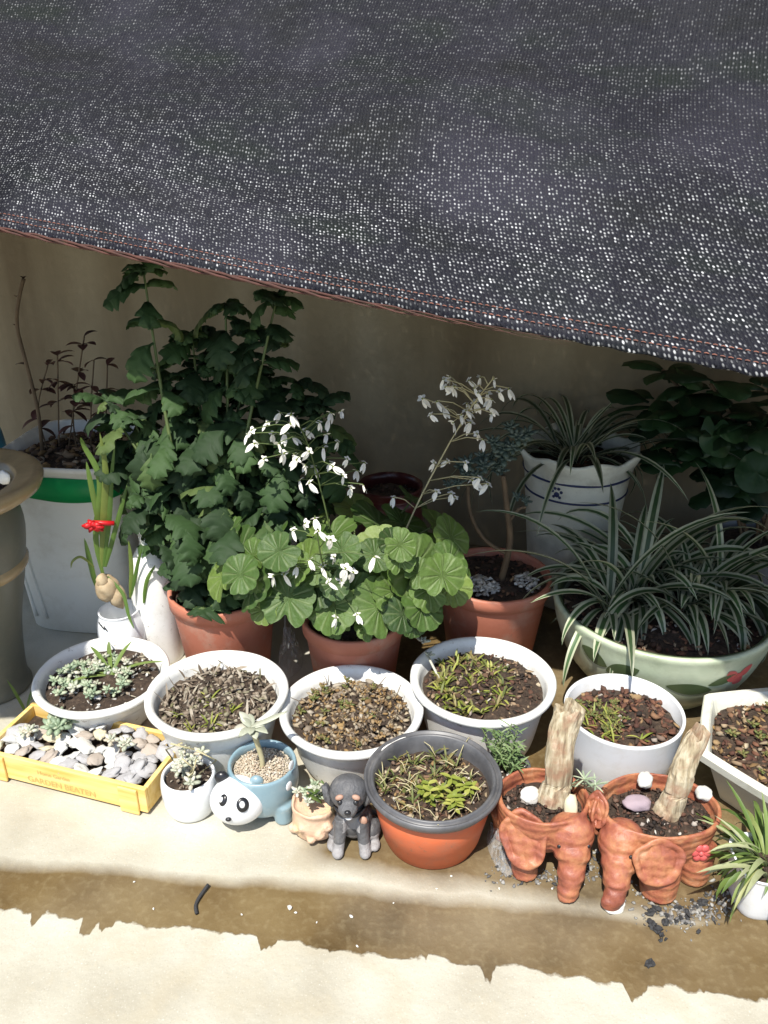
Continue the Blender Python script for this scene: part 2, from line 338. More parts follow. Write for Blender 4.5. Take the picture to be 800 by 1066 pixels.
def tag(o, label=None, cat=None, group=None, kind=None):
    if label: o['label'] = label
    if cat: o['category'] = cat
    if group: o['group'] = group
    if kind: o['kind'] = kind
    return o

def lathe(mb, C, prof, segs=64, mi=0, sq=2.0, sx=1, sy=1, rot=0, poly=0, wob=0, tilt=None, cap=True):
    """prof: list of (r, z); C base centre (world). poly>0 : polygonal outline"""
    vs = []; uvs = []
    for j, (r, z) in enumerate(prof):
        for i in range(segs):
            a = 2*math.pi*i/segs
            if poly:
                k = math.pi/poly; aa = (a % (2*k))-k; rr = r*math.cos(k)/math.cos(aa)
                rr = rr*.9+r*.1*math.cos(k*.5)
            elif sq != 2.0:
                rr = r/(abs(math.cos(a))**sq+abs(math.sin(a))**sq)**(1/sq)
            else: rr = r
            if wob: rr += wob*math.sin(3*a+j)*.5+wob*math.sin(7*a+1.3)*.3
            p = Vector((rr*math.cos(a)*sx, rr*math.sin(a)*sy, z))
            if rot: p = Matrix.Rotation(rot, 3, 'Z') @ p
            if tilt: p = tilt @ p
            vs.append(Vector(C)+p); uvs.append((i/segs, j/max(1, len(prof)-1)))
    fs = []
    for j in range(len(prof)-1):
        for i in range(segs):
            k = (i+1) % segs; fs.append((j*segs+i, j*segs+k, (j+1)*segs+k, (j+1)*segs+i))
    for j in (0, len(prof)-1):
        if prof[j][0] < .004 or (j == 0 and cap):
            c = tuple(range(j*segs, (j+1)*segs)); fs.append(c[::-1] if j == 0 else c)
    mb.add(vs, fs, mi, uvs)
def smoothprof(pts, n=4):
    out = []
    for i in range(len(pts)-1):
        p0 = pts[max(i-1, 0)]; p1 = pts[i]; p2 = pts[i+1]; p3 = pts[min(i+2, len(pts)-1)]
        for k in range(n):
            t = k/n
            out.append(tuple(.5*((2*b)+(-a+c)*t+(2*a-5*b+4*c-d)*t*t+(-a+3*b-3*c+d)*t**3) for a, b, c, d in zip(p0, p1, p2, p3)))
    out.append(pts[-1]); return [(max(x[0], 0), x[1]) for x in out] if len(pts[0]) == 2 else [Vector(x) for x in out]
def tube(mb, pts, rr, segs=8, mi=0, cap=True):
    pts = [Vector(p) for p in pts]; n = len(pts)
    if not isinstance(rr, (list, tuple)): rr = [rr]*n
    vs = []; fs = []; up = Vector((0.31, .2, .93)).normalized()
    for i, p in enumerate(pts):
        d = (pts[min(i+1, n-1)]-pts[max(i-1, 0)]).normalized()
        if abs(d.dot(up)) > .97: a = d.cross(Vector((1, 0, 0))).normalized()
        else: a = d.cross(up).normalized()
        b = d.cross(a)
        for k in range(segs):
            t = 2*math.pi*k/segs; vs.append(p+a*math.cos(t)*rr[i]+b*math.sin(t)*rr[i])
    for i in range(n-1):
        for k in range(segs):
            q = (k+1) % segs; fs.append((i*segs+k, i*segs+q, (i+1)*segs+q, (i+1)*segs+k))
    if cap: fs.append(tuple(range(segs))[::-1]); fs.append(tuple(range((n-1)*segs, n*segs)))
    mb.add(vs, fs, mi)
_ico = {}
def ico(sub):
    if sub not in _ico:
        bm = bmesh.new(); bmesh.ops.create_icosphere(bm, subdivisions=sub, radius=1)
        _ico[sub] = ([v.co.copy() for v in bm.verts], [tuple(v.index for v in f.verts) for f in bm.faces]); bm.free()
    return _ico[sub]
def blobp(mb, c, r, sub=2, mi=0, rot=None, jag=0, seed=0):
    vs, fs = ico(sub); r = (r, r, r) if isinstance(r, (int, float)) else r
    out = []
    for v in vs:
        k = 1+jag*noise.noise(v*1.7+Vector((seed, seed*1.3, 0))) if jag else 1
        p = Vector((v.x*r[0], v.y*r[1], v.z*r[2]))*k
        if rot: p = rot @ p
        out.append(Vector(c)+p)
    mb.add(out, fs, mi)
def rrot(r=R):
    return (Matrix.Rotation(r.uniform(0, 6.28), 3, 'Z') @ Matrix.Rotation(r.uniform(0, 3.1), 3, 'X'))
def box(mb, c, s, rot=None, mi=0):
    vs = []
    for x in (-.5, .5):
        for y in (-.5, .5):
            for z in (-.5, .5):
                p = Vector((x*s[0], y*s[1], z*s[2])); vs.append(Vector(c)+(rot @ p if rot else p))
    mb.add(vs, [(0, 1, 3, 2), (4, 6, 7, 5), (0, 4, 5, 1), (2, 3, 7, 6), (0, 2, 6, 4), (1, 5, 7, 3)], mi)
def remesh(mb, name, mats, parent, voxel=.0022, sm=6):
    "fuse the shapes in mb into one continuous skin"
    o = mb.build(name+'_tmp', mats, None)
    md = o.modifiers.new('r', 'REMESH'); md.mode = 'VOXEL'; md.voxel_size = voxel
    md2 = o.modifiers.new('s', 'SMOOTH'); md2.factor = .5; md2.iterations = sm
    dg = bpy.context.evaluated_depsgraph_get(); me = bpy.data.meshes.new_from_object(o.evaluated_get(dg))
    bpy.data.objects.remove(o)
    for p in me.polygons: p.use_smooth = True
    me.materials.clear()
    for mt in (mats if isinstance(mats, (list, tuple)) else [mats]): me.materials.append(mt)
    me.name = name; q = bpy.data.objects.new(name, me); COL.objects.link(q)
    if parent: q.parent = parent; q.location = -parent.location
    return q

# leaves
def strap(mb, p, az, el, L, Wd, droop, n=9, mi=0, twist=0, fold=.25, curlpow=1.0, base=.55):
    p = Vector(p); vs = []; uvs = []; fs = []
    h = Vector((math.cos(az), math.sin(az), 0)); side = Vector((-h.y, h.x, 0))
    for i in range(n+1):
        t = i/n; e = el - droop*(t**curlpow)
        d = h*math.cos(e)+Vector((0, 0, math.sin(e)))
        if i: p = p + d*(L/n)
        up = side.cross(d) * -1
        w = Wd*.5*(base+(1-base)*math.sin(min(1, t*2.2)*math.pi/2))*(1-max(0, (t-.55)/.45)**1.8)
        a = twist*t; s2 = side*math.cos(a)+up*math.sin(a); u2 = up*math.cos(a)-side*math.sin(a)
        vs += [p-s2*w+u2*w*fold, p, p+s2*w+u2*w*fold]; uvs += [(0, t), (.5, t), (1, t)]
    for i in range(n):
        o = i*3; fs += [(o, o+1, o+4, o+3), (o+1, o+2, o+5, o+4)]
    mb.add(vs, fs, mi, uvs)
def lobed(mb, p, az, el, L, Wd, droop, mi=0, n=16, lobes=3.0, depth=.5, wav=.006, roll=0, sweep=.45, zmin=True):
    p = Vector(p); vs = []; uvs = []; fs = []; h = Vector((math.cos(az), math.sin(az), 0)); side = Vector((-h.y, h.x, 0))
    ph = R.uniform(0, .6)
    for i in range(n+1):
        t = i/n; e = el-droop*t; d = h*math.cos(e)+Vector((0, 0, math.sin(e)))
        if i: p = p+d*(L/n)
        if p.z < .175 and t > 0 and zmin: p.z = .175+(.175-p.z)*.3
        up = d.cross(side)
        s2 = side*math.cos(roll)+up*math.sin(roll)
        if t < .14: w = Wd*.03
        else:
            q = (t-.14)/.86; env = math.sin(math.pi*min(1, q**.8))**.7
            w = Wd*.5*env*(1-depth+depth*abs(math.sin(math.pi*(lobes*q+ph)))**.55)+Wd*.02
            w *= 1+.07*math.sin(46*q)
        z1 = wav*math.sin(9*t+ph*8); z2 = wav*math.sin(8*t+2+ph*5)
        fw = d*(w*sweep)
        vs += [p-s2*w+fw-up*(w*.3)+up*z1*.5, p-s2*w*.5+fw*.4+up*wav*.6, p, p+s2*w*.5+fw*.4+up*wav*.6, p+s2*w+fw-up*(w*.3)+up*z2*.5]
        uvs += [(0, t), (.25, t), (.5, t), (.75, t), (1, t)]
    for i in range(n):
        for k in range(4): o = i*5+k; fs.append((o, o+1, o+6, o+5))
    mb.add(vs, fs, mi, uvs)
def roundleaf(mb, c, nrm, r, az, mi=0, sc_=11, cup=.10):
    c = Vector(c); nrm = Vector(nrm).normalized()
    a = nrm.cross(Vector((math.cos(az), math.sin(az), 0.02))).normalized(); b = nrm.cross(a)
    S = 55; rings = 5; vs = [c]; uvs = [(0, 0)]; ph = R.uniform(0, 6)
    for j in range(1, rings+1):
        q = j/rings
        for i in range(S):
            th = 2*math.pi*i/S
            rr = r*q*(1+(.08*abs(math.sin(sc_*th/2))**.6-.04)*q*q)*(1+.06*math.sin(2*th+ph))
            z = cup*r*q*q*(1 if q < .8 else .8)+.09*r*q*math.sin(3*th+ph)+.05*r*q*abs(math.cos(sc_*th/2))-.25*r*max(0, q-.7)
            # notch at the petiole
            dn = abs((th-math.pi+math.pi) % (2*math.pi)-math.pi)
            if dn < .35: rr *= .45+.55*dn/.35
            vs.append(c+a*math.cos(th)*rr+b*math.sin(th)*rr+nrm*z); uvs.append((i/S, q))
    fs = [(0, 1+i, 1+(i+1) % S) for i in range(S)]
    for j in range(rings-1):
        for i in range(S):
            k = (i+1) % S; o = 1+j*S; fs.append((o+i, o+S+i, o+S+k, o+k))
    mb.add(vs, fs, mi, uvs)
def rosette(mb, c, r, n=14, mi=0, plump=.35, el0=.15, tiltv=(0, 0, 1)):
    "succulent rosette of fleshy leaves"
    q = Vector((0, 0, 1)).rotation_difference(Vector(tiltv).normalized()).to_matrix()
    for i in range(n):
        t = i/n; az = i*2.4; e = el0+t*1.1; L = r*(1-.6*t)
        d = q @ Vector((math.cos(az)*math.cos(e), math.sin(az)*math.cos(e), math.sin(e)))
        rt = d.to_track_quat('X', 'Z').to_matrix()
        blobp(mb, Vector(c)+d*L*.5, (L*.55, L*.26, L*.12+L*plump*.15), 1, mi, rt)

def crumbs(mb, C, rx, ry, z, n, s0, s1, mi=0, dome=.0, flat=.6, rr=R):
    for _ in range(n):
        a = rr.uniform(0, 6.283); q = math.sqrt(rr.random())*.97
        s = rr.uniform(s0, s1)
        zz = z+dome*(1-q*q)+rr.uniform(-.2, .8)*s
        blobp(mb, (C[0]+rx*q*math.cos(a), C[1]+ry*q*math.sin(a), zz), (s*rr.uniform(.7, 1.2), s*rr.uniform(.35, .8), s*rr.uniform(.18, flat)), 1, mi, rrot(rr), 1.1, rr.random()*9)
def soil(parent, C, r, z, mats, n=260, s0=.002, s1=.006, dome=.008, sx=1, sy=1, name='soil', rot=0, seed=0):
    mb = MB(); vs = []; S = 48; RG = 12; base = Vector(C)
    for j in range(RG+1):
        q = j/RG
        for i in range(S):
            a = 2*math.pi*i/S; x = r*q*math.cos(a)*sx; y = r*q*math.sin(a)*sy
            p = Vector((x, y, 0))
            if rot: p = Matrix.Rotation(rot, 3, 'Z') @ p
            hz = dome*(1-q*q)+.006*noise.noise(Vector((x*40+seed, y*40, seed)))+.003*noise.noise(Vector((x*140+seed, y*140, seed)))
            vs.append((base.x+p.x, base.y+p.y, z+hz))
    fs = [(j*S+i, j*S+(i+1) % S, (j+1)*S+(i+1) % S, (j+1)*S+i) for j in range(RG) for i in range(S)]
    mb.add(vs, fs, 0)
    for k, mt in enumerate(mats[1:]):
        crumbs(mb, C, r*sx, r*sy, z, n//(len(mats)-1), s0, s1, k+1, dome)
    return mb.build(name, mats, parent)

# ------------------------------------------------------------------ setting
mb = MB()
xs = [-30, -6, -2, 2, 6, 30]; ys = [-30, -4, 0, 3, 6, 40]
mb.add([(x, y, 0) for y in ys for x in xs], [(j*6+i, j*6+i+1, (j+1)*6+i+1, (j+1)*6+i) for j in range(5) for i in range(5)])
tag(mb.build('ground', M['ground'], smooth=False), kind='structure')
WS = -.25
def wally(x): return 1.66+WS*(x-.37)
wr = Matrix.Rotation(math.atan(WS), 3, 'Z')
mb = MB(); nrm = wr @ Vector((0, 1, 0))
box(mb, Vector((0, wally(0), 1.2))+nrm*.1, (7, .2, 2.4), wr)
wall = mb.build('garden_wall', M['wall'], bevel=.005, smooth=False)
tag(wall, 'brown stained rendered wall standing behind the potted plants', 'wall')

# shade net
E0, E1 = Vector((-.525, 1.2, .752)), Vector((.377, .80, .655)); ed = (E1-E0)
def netpt(a, s):
    "a along hem, s from hem (0) up to the wall (1)"
    p = E0+ed*a
    if a < 0:  # unseen left end, swung forward to shade the urn and ground there
        q0 = E0+Vector((.34*a if a > -.4 else -.136+1.2*(a+.4), max(a, -.4)*1.2, 0)); p = p.lerp(q0, (1-s)**1.5)
    wx = p.x+.30*s; wx = wx if a > 0 else wx+a*.5*s
    top = Vector((wx, wally(wx)-.02, 1.24))
    p.z -= .003*math.sin(a*math.pi)*1.0 if 0 < a < 1 else 0
    q = p.lerp(top, s)
    q.z += -.045*math.sin(math.pi*s) + .010*math.sin(s*17+a*2.2)*s*(1-s)*2 + .006*math.sin(s*9+a*7)*min(1, s*4) + .012*noise.noise(Vector((a*2.4, s*6, 3)))*min(1, s*5)
    return q
mb = MB(); NA, NS = 120, 80; A0, A1 = -1.0, 1.85; vs = []; uvs = []; elen = ed.length
for j in range(NS+1):
    s = j/NS
    for i in range(NA+1):
        a = A0+(A1-A0)*i/NA; vs.append(netpt(a, s)); uvs.append((a*elen/.0052+s*26, s*.85/.0066))
mb.add(vs, [(j*(NA+1)+i, j*(NA+1)+i+1, (j+1)*(NA+1)+i+1, (j+1)*(NA+1)+i) for j in range(NS) for i in range(NA)], 0, uvs)
net = thing('shade_net', 'black knitted shade net sloping down over the back row of plants', 'shade net', netpt(.5, 0))
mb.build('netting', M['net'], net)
mb = MB(); vs = []; huv = []      # hem: a doubled strip at the edge
K = 400
for i in range(K+1):
    a = A0+(A1-A0)*i/K
    w = .0008*math.sin(i*1.1)+.0012*noise.noise(Vector((i*.3, 0, 0)))
    p0 = netpt(a, 0); p1 = netpt(a, .030)
    dn = Vector((0, 0, -.003)); up = Vector((0, -.001, .002))
    huv += [(a*elen/.0052, vv*.85/.0066) for vv in (.03, .015, 0, -.006, .02)]
    vs += [p1+up, p0.lerp(p1, .5)+up*1.6, p0+Vector((0, -.004+w, -.001+w)), p0+dn+Vector((0, 0, w)), p0.lerp(p1, .6)+dn]
mb.add(vs, [(i*5+k, i*5+k+1, i*5+k+6, i*5+k+5) for i in range(K) for k in range(4)], 0, huv)
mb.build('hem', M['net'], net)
mb = MB()
for row, s in ((0, .010), (1, .026)):
    for i in range(360):
        a = A0+(A1-A0)*(i+.5*row)/360; p = netpt(a, s)+Vector((0, -.0015, .0045)); q = netpt(a+(A1-A0)/360*.62, s)+Vector((0, -.0015, .0045))
        tube(mb, [p, (p+q)/2+Vector((0, 0, .0006)), q], .0006, 5)
mb.build('stitching', M['stitch'], net)
mb = MB()
for k in range(3):
    pts = []; rr_ = []
    for i in range(501):
        a = A0+(.80-A0)*i/500; p = netpt(a, 0)
        pts.append(p+Vector((0, -.006+.0022*math.cos(i*.16+k*2.1)+.0008*noise.noise(Vector((i*.2, k, 0))), -.0035+.0024*math.sin(i*.16+k*2.1)+.001*noise.noise(Vector((i*.15, k, 5))))))
        rr_.append(.0017*(1 if a < .45 else max(.05, (.80-a)/.35)))
    tube(mb, pts, rr_, 6)
mb.build('edge_rope', M['rope'], net)

# ------------------------------------------------------------------ pot maker
def pot_profile(r, h, rb, lip=.011, lh=.013, wall=.004, soilz=None):
    "(r,z) outer bottom -> rim -> inner; flat bottom, rolled lip"
    o = [(rb*.96, 0), (rb, .003)]
    for k in range(1, 9):
        t = k/8; o.append((rb+(r-lip-rb)*t**.85, (h-lh)*t))
    o += [(r-lip+.001, h-lh), (r-.003, h-lh+.001), (r, h-lh*.6), (r, h-.003), (r-.0025, h), (r-lip*.55, h+.0005), (r-lip-.001, h-.003)]
    o += [(r-lip-wall, h-lh*1.2), (r-lip-wall-.003, h*.6), (rb*.9, h*.35), (.0, h*.34)]
    return o

# ------------------------------------------------------------------ front row round pots
def sprigs(parent, C, r, z, n, L, Wd, mat, name='sprouts', el=(.5, 1.4), droop=(.2, 1.2), tuft=5):
    mb = MB()
    for _ in range(n):
        a = R.uniform(0, 6.28); q = math.sqrt(R.random())*r; c = Vector((C[0]+q*math.cos(a), C[1]+q*math.sin(a), z))
        for k in range(tuft):
            strap(mb, c+Vector((R.uniform(-.003, .003), R.uniform(-.003, .003), 0)), R.uniform(0, 6.28), R.uniform(*el), L*R.uniform(.5, 1.2), Wd*R.uniform(.7, 1.2), R.uniform(*droop), 5)
    return mb.build(name, mat, parent)
G1 = 'round white lipped pots in the front rows'
def white_pot(px, py, z, r, rb, label, mats, sz, n, s0, s1, tilt=None, dome=.01, ripple=0):
    C = P(px, py, z); C.z = 0
    t = thing('plant_pot', label, 'plant pot', C, G1)
    mb = MB(); lathe(mb, C, pot_profile(r, z, rb), 80, wob=.0008, tilt=tilt); mb.build('pot', M['white_pot'], t)
    rr = r-.011-.004-.004
    sz -= .005; soil(t, C, rr, z-sz, mats, n, s0, s1, dome, seed=px)
    return t, C, rr, z-sz
t, C, rr, z = white_pot(106, 700, .085, .1055, .066, 'white lipped pot full of pale green succulents, above the yellow crate', [M['soil'], M['crumbs_grey'], M['gravel_white']], .022, 300, .002, .006)
mb = MB()
for _ in range(46):
    a = R.uniform(0, 6.28); q = math.sqrt(R.random())*rr*.86
    c = Vector((C.x-.012+q*math.cos(a)*.85, C.y-.012+q*math.sin(a)*.8, z+R.uniform(.012, .024)))
    rosette(mb, c, R.uniform(.010, .017), 9, R.choice((0, 0, 1)), tiltv=(R.uniform(-.4, .4), R.uniform(-.6, .2), 1))
mb.build('succulents', [M['leaf_sage'], M['leaf_pale']], t)
mb = MB()
for (ax, el, L) in ((1.9, .5, .10), (2.9, .35, .09), (.3, .55, .09), (1.2, .9, .07), (2.3, .7, .08), (3.6, .5, .08), (.8, .3, .07)):
    strap(mb, C+Vector((.015, .0, z+.01)), ax, el, L, .007, .8, 8)
mb.build('grass_blades', M['leaf_grass'], t)

t, C, rr, z = white_pot(226, 718, .115, .1055, .068, 'white lipped pot of grey-brown dried litter, behind the blue animal planter', [M['soil'], M['crumbs_grey'], M['crumbs_grey']], .030, 620, .003, .0075)
sprigs(t, (C.x-.02, C.y-.03), .05, z+.006, 10, .022, .003, M['leaf_yellow'])
mb = MB()
for _ in range(170):
    a = R.uniform(0, 6.28); q = math.sqrt(R.random())*rr*.92
    strap(mb, (C.x+q*math.cos(a), C.y+q*math.sin(a), z+.006), R.uniform(0, 6.28), R.uniform(.2, 1.4), R.uniform(.012, .03), R.uniform(.002, .005), R.uniform(-.5, 1.6), 5, twist=R.uniform(-2, 2))
mb.build('dried_leaves', M['crumbs_grey'], t)

t, C, rr, z = white_pot(366, 735, .100, .1065, .070, 'white lipped pot of orange-brown dried succulents, behind the puppy figurine', [M['soil'], M['crumbs_orange'], M['crumbs_grey']], .026, 620, .003, .0075)
mb = MB()
for _ in range(90):
    a = R.uniform(0, 6.28); q = math.sqrt(R.random())*rr*.9
    c = Vector((C.x+q*math.cos(a), C.y+q*math.sin(a), z+.012))
    rosette(mb, c, R.uniform(.006, .011), 7, R.choice((0, 0, 0, 1)), tiltv=(R.uniform(-.8, .8), R.uniform(-.8, .4), 1))
mb.build('dried_succulents', [M['crumbs_orange'], M['leaf_olive']], t)
mb = MB()
for _ in range(40):
    a = R.uniform(0, 6.28); q = R.uniform(.2, .9)*rr; p = Vector((C.x+q*math.cos(a), C.y+q*math.sin(a), z+.01))
    e = p+Vector((R.uniform(-.02, .02), R.uniform(-.02, .02), R.uniform(.01, .03))); tube(mb, [p, (p+e)/2+Vector((.002, 0, .003)), e], .0006, 4)
mb.build('twigs', M['stem_brown'], t)

t, C, rr, z = white_pot(503, 704, .118, .1105, .078, 'white lipped pot with olive sprouts and brown soil, in front of the gravel-topped terracotta pot', [M['soil'], M['crumbs_brown'], M['crumbs_dark']], .028, 520, .002, .007, dome=.014)
mb = MB(); 
for _ in range(70):
    a = R.uniform(0, 6.28); q = math.sqrt(R.random())*rr*.8; cx = C.x-.018+q*math.cos(a)*.8; cy = C.y+q*math.sin(a)
    for k in range(7):
        strap(mb, (cx, cy, z+.008), R.uniform(0, 6.28), R.uniform(.2, 1.4), R.uniform(.010, .026), .0035, R.uniform(.3, 1.3), 5, mi=R.choice((0, 0, 1)))
mb.build('sprouts', [M['leaf_olive'], M['leaf_yellow']], t)
mb = MB(); rosette(mb, P(440, 668, .135), .014, 9); rosette(mb, P(447, 682, .13), .010, 8)
tube(mb, [C+Vector((-.06, .0, z+.005)), P(444, 680, .128)], .002, 6)
mb.build('pale_rosette', M['leaf_pale'], t)

# straight white pot
Cc = P(650, 738, .115); Cc.z = 0
t = thing('plant_pot', 'plain straight-sided white pot with red-brown bark, behind the terracotta elephants', 'plant pot', Cc)
mb = MB(); r = .0850; h = .115
lathe(mb, Cc, [(.062, 0), (.066, .003), (.074, .03), (.081, .07), (r-.001, h-.004), (r, h-.001), (r-.001, h+.001), (r-.004, h+.001), (r-.005, h-.002), (.079, .07), (.07, .045), (0, .045)], 80)
mb.build('pot', M['white_cup'], t)
soil(t, Cc, .0785, .090, [M['soil'], M['crumbs_red'], M['crumbs_dark'], M['crumbs_red']], 480, .003, .008, .01, seed=3)
mb = MB()
for _ in range(60):
    a = R.uniform(0, 6.28); q = math.sqrt(R.random())*.04
    rosette(mb, (Cc.x-.03+q*math.cos(a), Cc.y+.002+q*math.sin(a), .103), R.uniform(.005, .010), 7, tiltv=(R.uniform(-.5, .5), -.3, 1))
mb.build('moss_rosettes', M['leaf_olive'], t)
sprigs(t, (Cc.x-.02, Cc.y-.03), .04, .098, 8, .025, .003, M['leaf_yellow'])

# black rimmed nursery pot
C = P(451, 806, .105); C.z = 0
t = thing('plant_pot', 'orange plastic pot with a wide black double rim and green seedlings', 'plant pot', C)
mb = MB(); lathe(mb, C, [(.058, 0), (.062, .002), (.064, .012), (.0665, .013), (.0755, .055), (.081, .090), (.077, .091), (.072, .05), (0, .04)], 80)
mb.build('pot', M['terracotta_orange'], t)
mb = MB(); lathe(mb, C, [(.0795, .086), (.0845, .087), (.0905, .096), (.091, .101), (.0895, .1035), (.0875, .103), (.086, .0985), (.0835, .098), (.0825, .103), (.0805, .1045), (.078, .102), (.076, .09), (.0745, .072), (.073, .06)], 96, cap=False)
mb.build('rim', M['black_plastic'], t)
soil(t, C, .0755, .077, [M['soil'], M['crumbs_brown'], M['crumbs_dark'], M['crumbs_orange']], 620, .002, .006, .006, seed=9)
mb = MB()
for _ in range(15):
    a = R.uniform(0, 6.28); q = math.sqrt(R.random())*.034; c = Vector((C.x+.022+q*math.cos(a)*1.1, C.y-.022+q*math.sin(a)*.8, .083))
    top = c+Vector((R.uniform(-.006, .006), R.uniform(-.006, .006), R.uniform(.008, .024)))
    tube(mb, [c, top], .0009, 5)
    for k in range(6):
        strap(mb, top-Vector((0, 0, .003*(k % 3))), k*1.05+R.uniform(-.3, .3), R.uniform(.1, .7), R.uniform(.009, .017), .006, .5, 5, base=.3)
mb.build('seedlings', M['leaf_yellow'], t)
sprigs(t, (C.x-.01, C.y+.01), .06, .083, 34, .022, .0026, M['leaf_olive'], 'sprouts')
mb = MB()
for _ in range(46):
    a = R.uniform(0, 6.28); q = R.uniform(.3, 1)*.07; p = Vector((C.x+q*math.cos(a), C.y+q*math.sin(a), .086)); e = p+Vector((R.uniform(-.025, .025), R.uniform(-.025, .025), R.uniform(0, .02)))
    tube(mb, [p, (p+e)/2+Vector((0, .002, .004)), e], .0007, 4)
mb.build('twigs', M['stem_pale'], t)

# ------------------------------------------------------------------ crate with pebbles
O = P(155, 850, 0); cr = -.30
cm = Matrix.Rotation(cr, 3, 'Z'); ux = cm @ Vector((1, 0, 0)); uy = cm @ Vector((0, 1, 0))
LX, LY, HZ, T = .275, .118, .048, .007
org = O-ux*LX
t = thing('wooden_crate', 'shallow yellow wooden crate full of flat pebbles at the left front', 'crate', org+ux*LX/2+uy*LY/2)
def cpt(x, y, z): return org+ux*x+uy*y+Vector((0, 0, z))
def cbox(name, x0, x1, y0, y1, z0, z1, mat=M['yellow_wood'], par=t, bev=.0012):
    mb = MB(); box(mb, (0, 0, 0), (x1-x0, y1-y0, z1-z0))
    o = mb.build(name, mat, par, smooth=False, bevel=bev); c = cpt((x0+x1)/2, (y0+y1)/2, (z0+z1)/2)
    o.location = c-par.location; o.rotation_euler = (0, 0, cr); return o
fp = cbox('front_panel', 0, LX, 0, T, .006, HZ)
cbox('back_panel', 0, LX, LY-T, LY, .006, HZ)
cbox('side_panel', 0, T, T+.0005, LY-T-.0005, .006, HZ-.001); cbox('side_panel', LX-T, LX, T+.0005, LY-T-.0005, .006, HZ-.001)
cbox('bottom_panel', T, LX-T, T, LY-T, .007, .012)
for x0 in (.012, LX-.030-.012): cbox('corner_batten', x0, x0+.030, -.004, -.0004, .002, HZ-.002)
for x0 in (.004, LX-.016):
    for y0 in (.004, LY-.016): cbox('foot', x0, x0+.012, y0, y0+.012, 0, .0058, M['stem_brown'])
for txt, size, zz, xc in (('Home Garden', .0095, .033, .125), ('GARDEN BEATEN', .0145, .017, .135)):
    cu = bpy.data.curves.new('lettering', 'FONT'); cu.body = txt; cu.size = size; cu.align_x = 'CENTER'; cu.extrude = .0001
    tmp = bpy.data.objects.new('lettering_tmp', cu); COL.objects.link(tmp)
    bpy.context.view_layer.update()
    me = bpy.data.meshes.new_from_object(tmp.evaluated_get(bpy.context.evaluated_depsgraph_get())); bpy.data.objects.remove(tmp)
    me.materials.clear(); me.materials.append(M['wood_ink'])
    lo = bpy.data.objects.new('lettering', me); COL.objects.link(lo); lo.parent = fp
    lo.location = (xc-LX/2, -T/2-.0006, zz-size*.35-(.006+HZ)/2); lo.rotation_euler = (rad(90), 0, 0)
mb = MB(); vs = []
for j in range(9):
    for i in range(19):
        x = T+.001+(LX-2*T-.002)*i/18; y = T+.001+(LY-2*T-.002)*j/8
        vs.append(cpt(x, y, .026+.005*noise.noise(Vector((x*50, y*50, 0)))))
mb.add(vs, [(j*19+i, j*19+i+1, (j+1)*19+i+1, (j+1)*19+i) for j in range(8) for i in range(18)])
mb.build('soil', M['soil'], t)
PM = {'grey': M['purple_stone'], 'white': M['white_stone'], 'cream': M['cream_stone'],
      'brown': simple('brown_pebble', (.44, .38, .32), (.36, .30, .25), 40, .75, .4), 'pale grey': simple('pale_grey_pebble', (.62, .61, .58), (.52, .52, .5), 40, .75, .4)}
pmesh = {}
for ci, (cn, mt) in enumerate(PM.items()):
    for kk in range(2):
        mb = MB(); blobp(mb, (0, 0, 0), (.5, .38, .17), 3, 0, None, .5, ci*3.3+kk*7.7); o = mb.build('pebble', mt); pmesh[(cn, kk)] = o.data; bpy.data.objects.remove(o)
names = list(PM); cnt = 0
for j in range(5):
    for i in range(12):
        x = .020+(LX-.042)*i/11+(j % 2)*.008-.004+R.uniform(-.004, .004); y = .018+(LY-.036)*j/4+R.uniform(-.004, .004)
        if x < .10 and y > .075: continue
        cn = R.choice(['grey', 'white', 'pale grey', 'pale grey', 'cream', 'white', 'white', 'brown'] if i < 9 else ['grey', 'brown', 'pale grey', 'grey', 'grey'])
        o = bpy.data.objects.new('pebble', pmesh[(cn, R.randint(0, 1))]); COL.objects.link(o)
        o.location = cpt(x, y, .037+R.uniform(0, .009)+(.004 if j > 2 else 0)); s = R.uniform(.023, .036); o.scale = (s, s*R.uniform(.85, 1.1), s*R.uniform(.8, 1.2))
        o.rotation_euler = (R.uniform(-.5, .5), R.uniform(-.5, .5), R.uniform(0, 6.28))
        tag(o, '%s flat pebble lying among the pebbles in the yellow wooden crate' % cn, 'pebble', '%s pebbles in the yellow crate' % cn)
for k, (px, py, zz, rr_, mk, lab) in enumerate(((60, 752, .06, .026, 'leaf_sage', 'green-centred succulent at the left back of the pebble crate'),
        (126, 772, .062, .019, 'leaf_pale', 'small cream succulent rosette right of centre in the pebble crate'),
        (33, 762, .055, .018, 'leaf_pale', 'pale succulent near the left end of the pebble crate'))):
    c = P(px, py, zz); st = thing('succulent', lab, 'succulent', (c.x, c.y, .03), 'succulents in the yellow crate')
    mb = MB(); 
    for q in range(5 if k == 0 else 3):
        rosette(mb, c+Vector((R.uniform(-.7, .7)*rr_, R.uniform(-.7, .7)*rr_, R.uniform(-.004, .004))), rr_*.8, 11, tiltv=(R.uniform(-.3, .3), -.5, 1))
    mb.build('leaves', M[mk], st)
    mb = MB(); tube(mb, [(c.x, c.y, .026), c], .003, 6); mb.build('stem', M['stem_brown'], st)

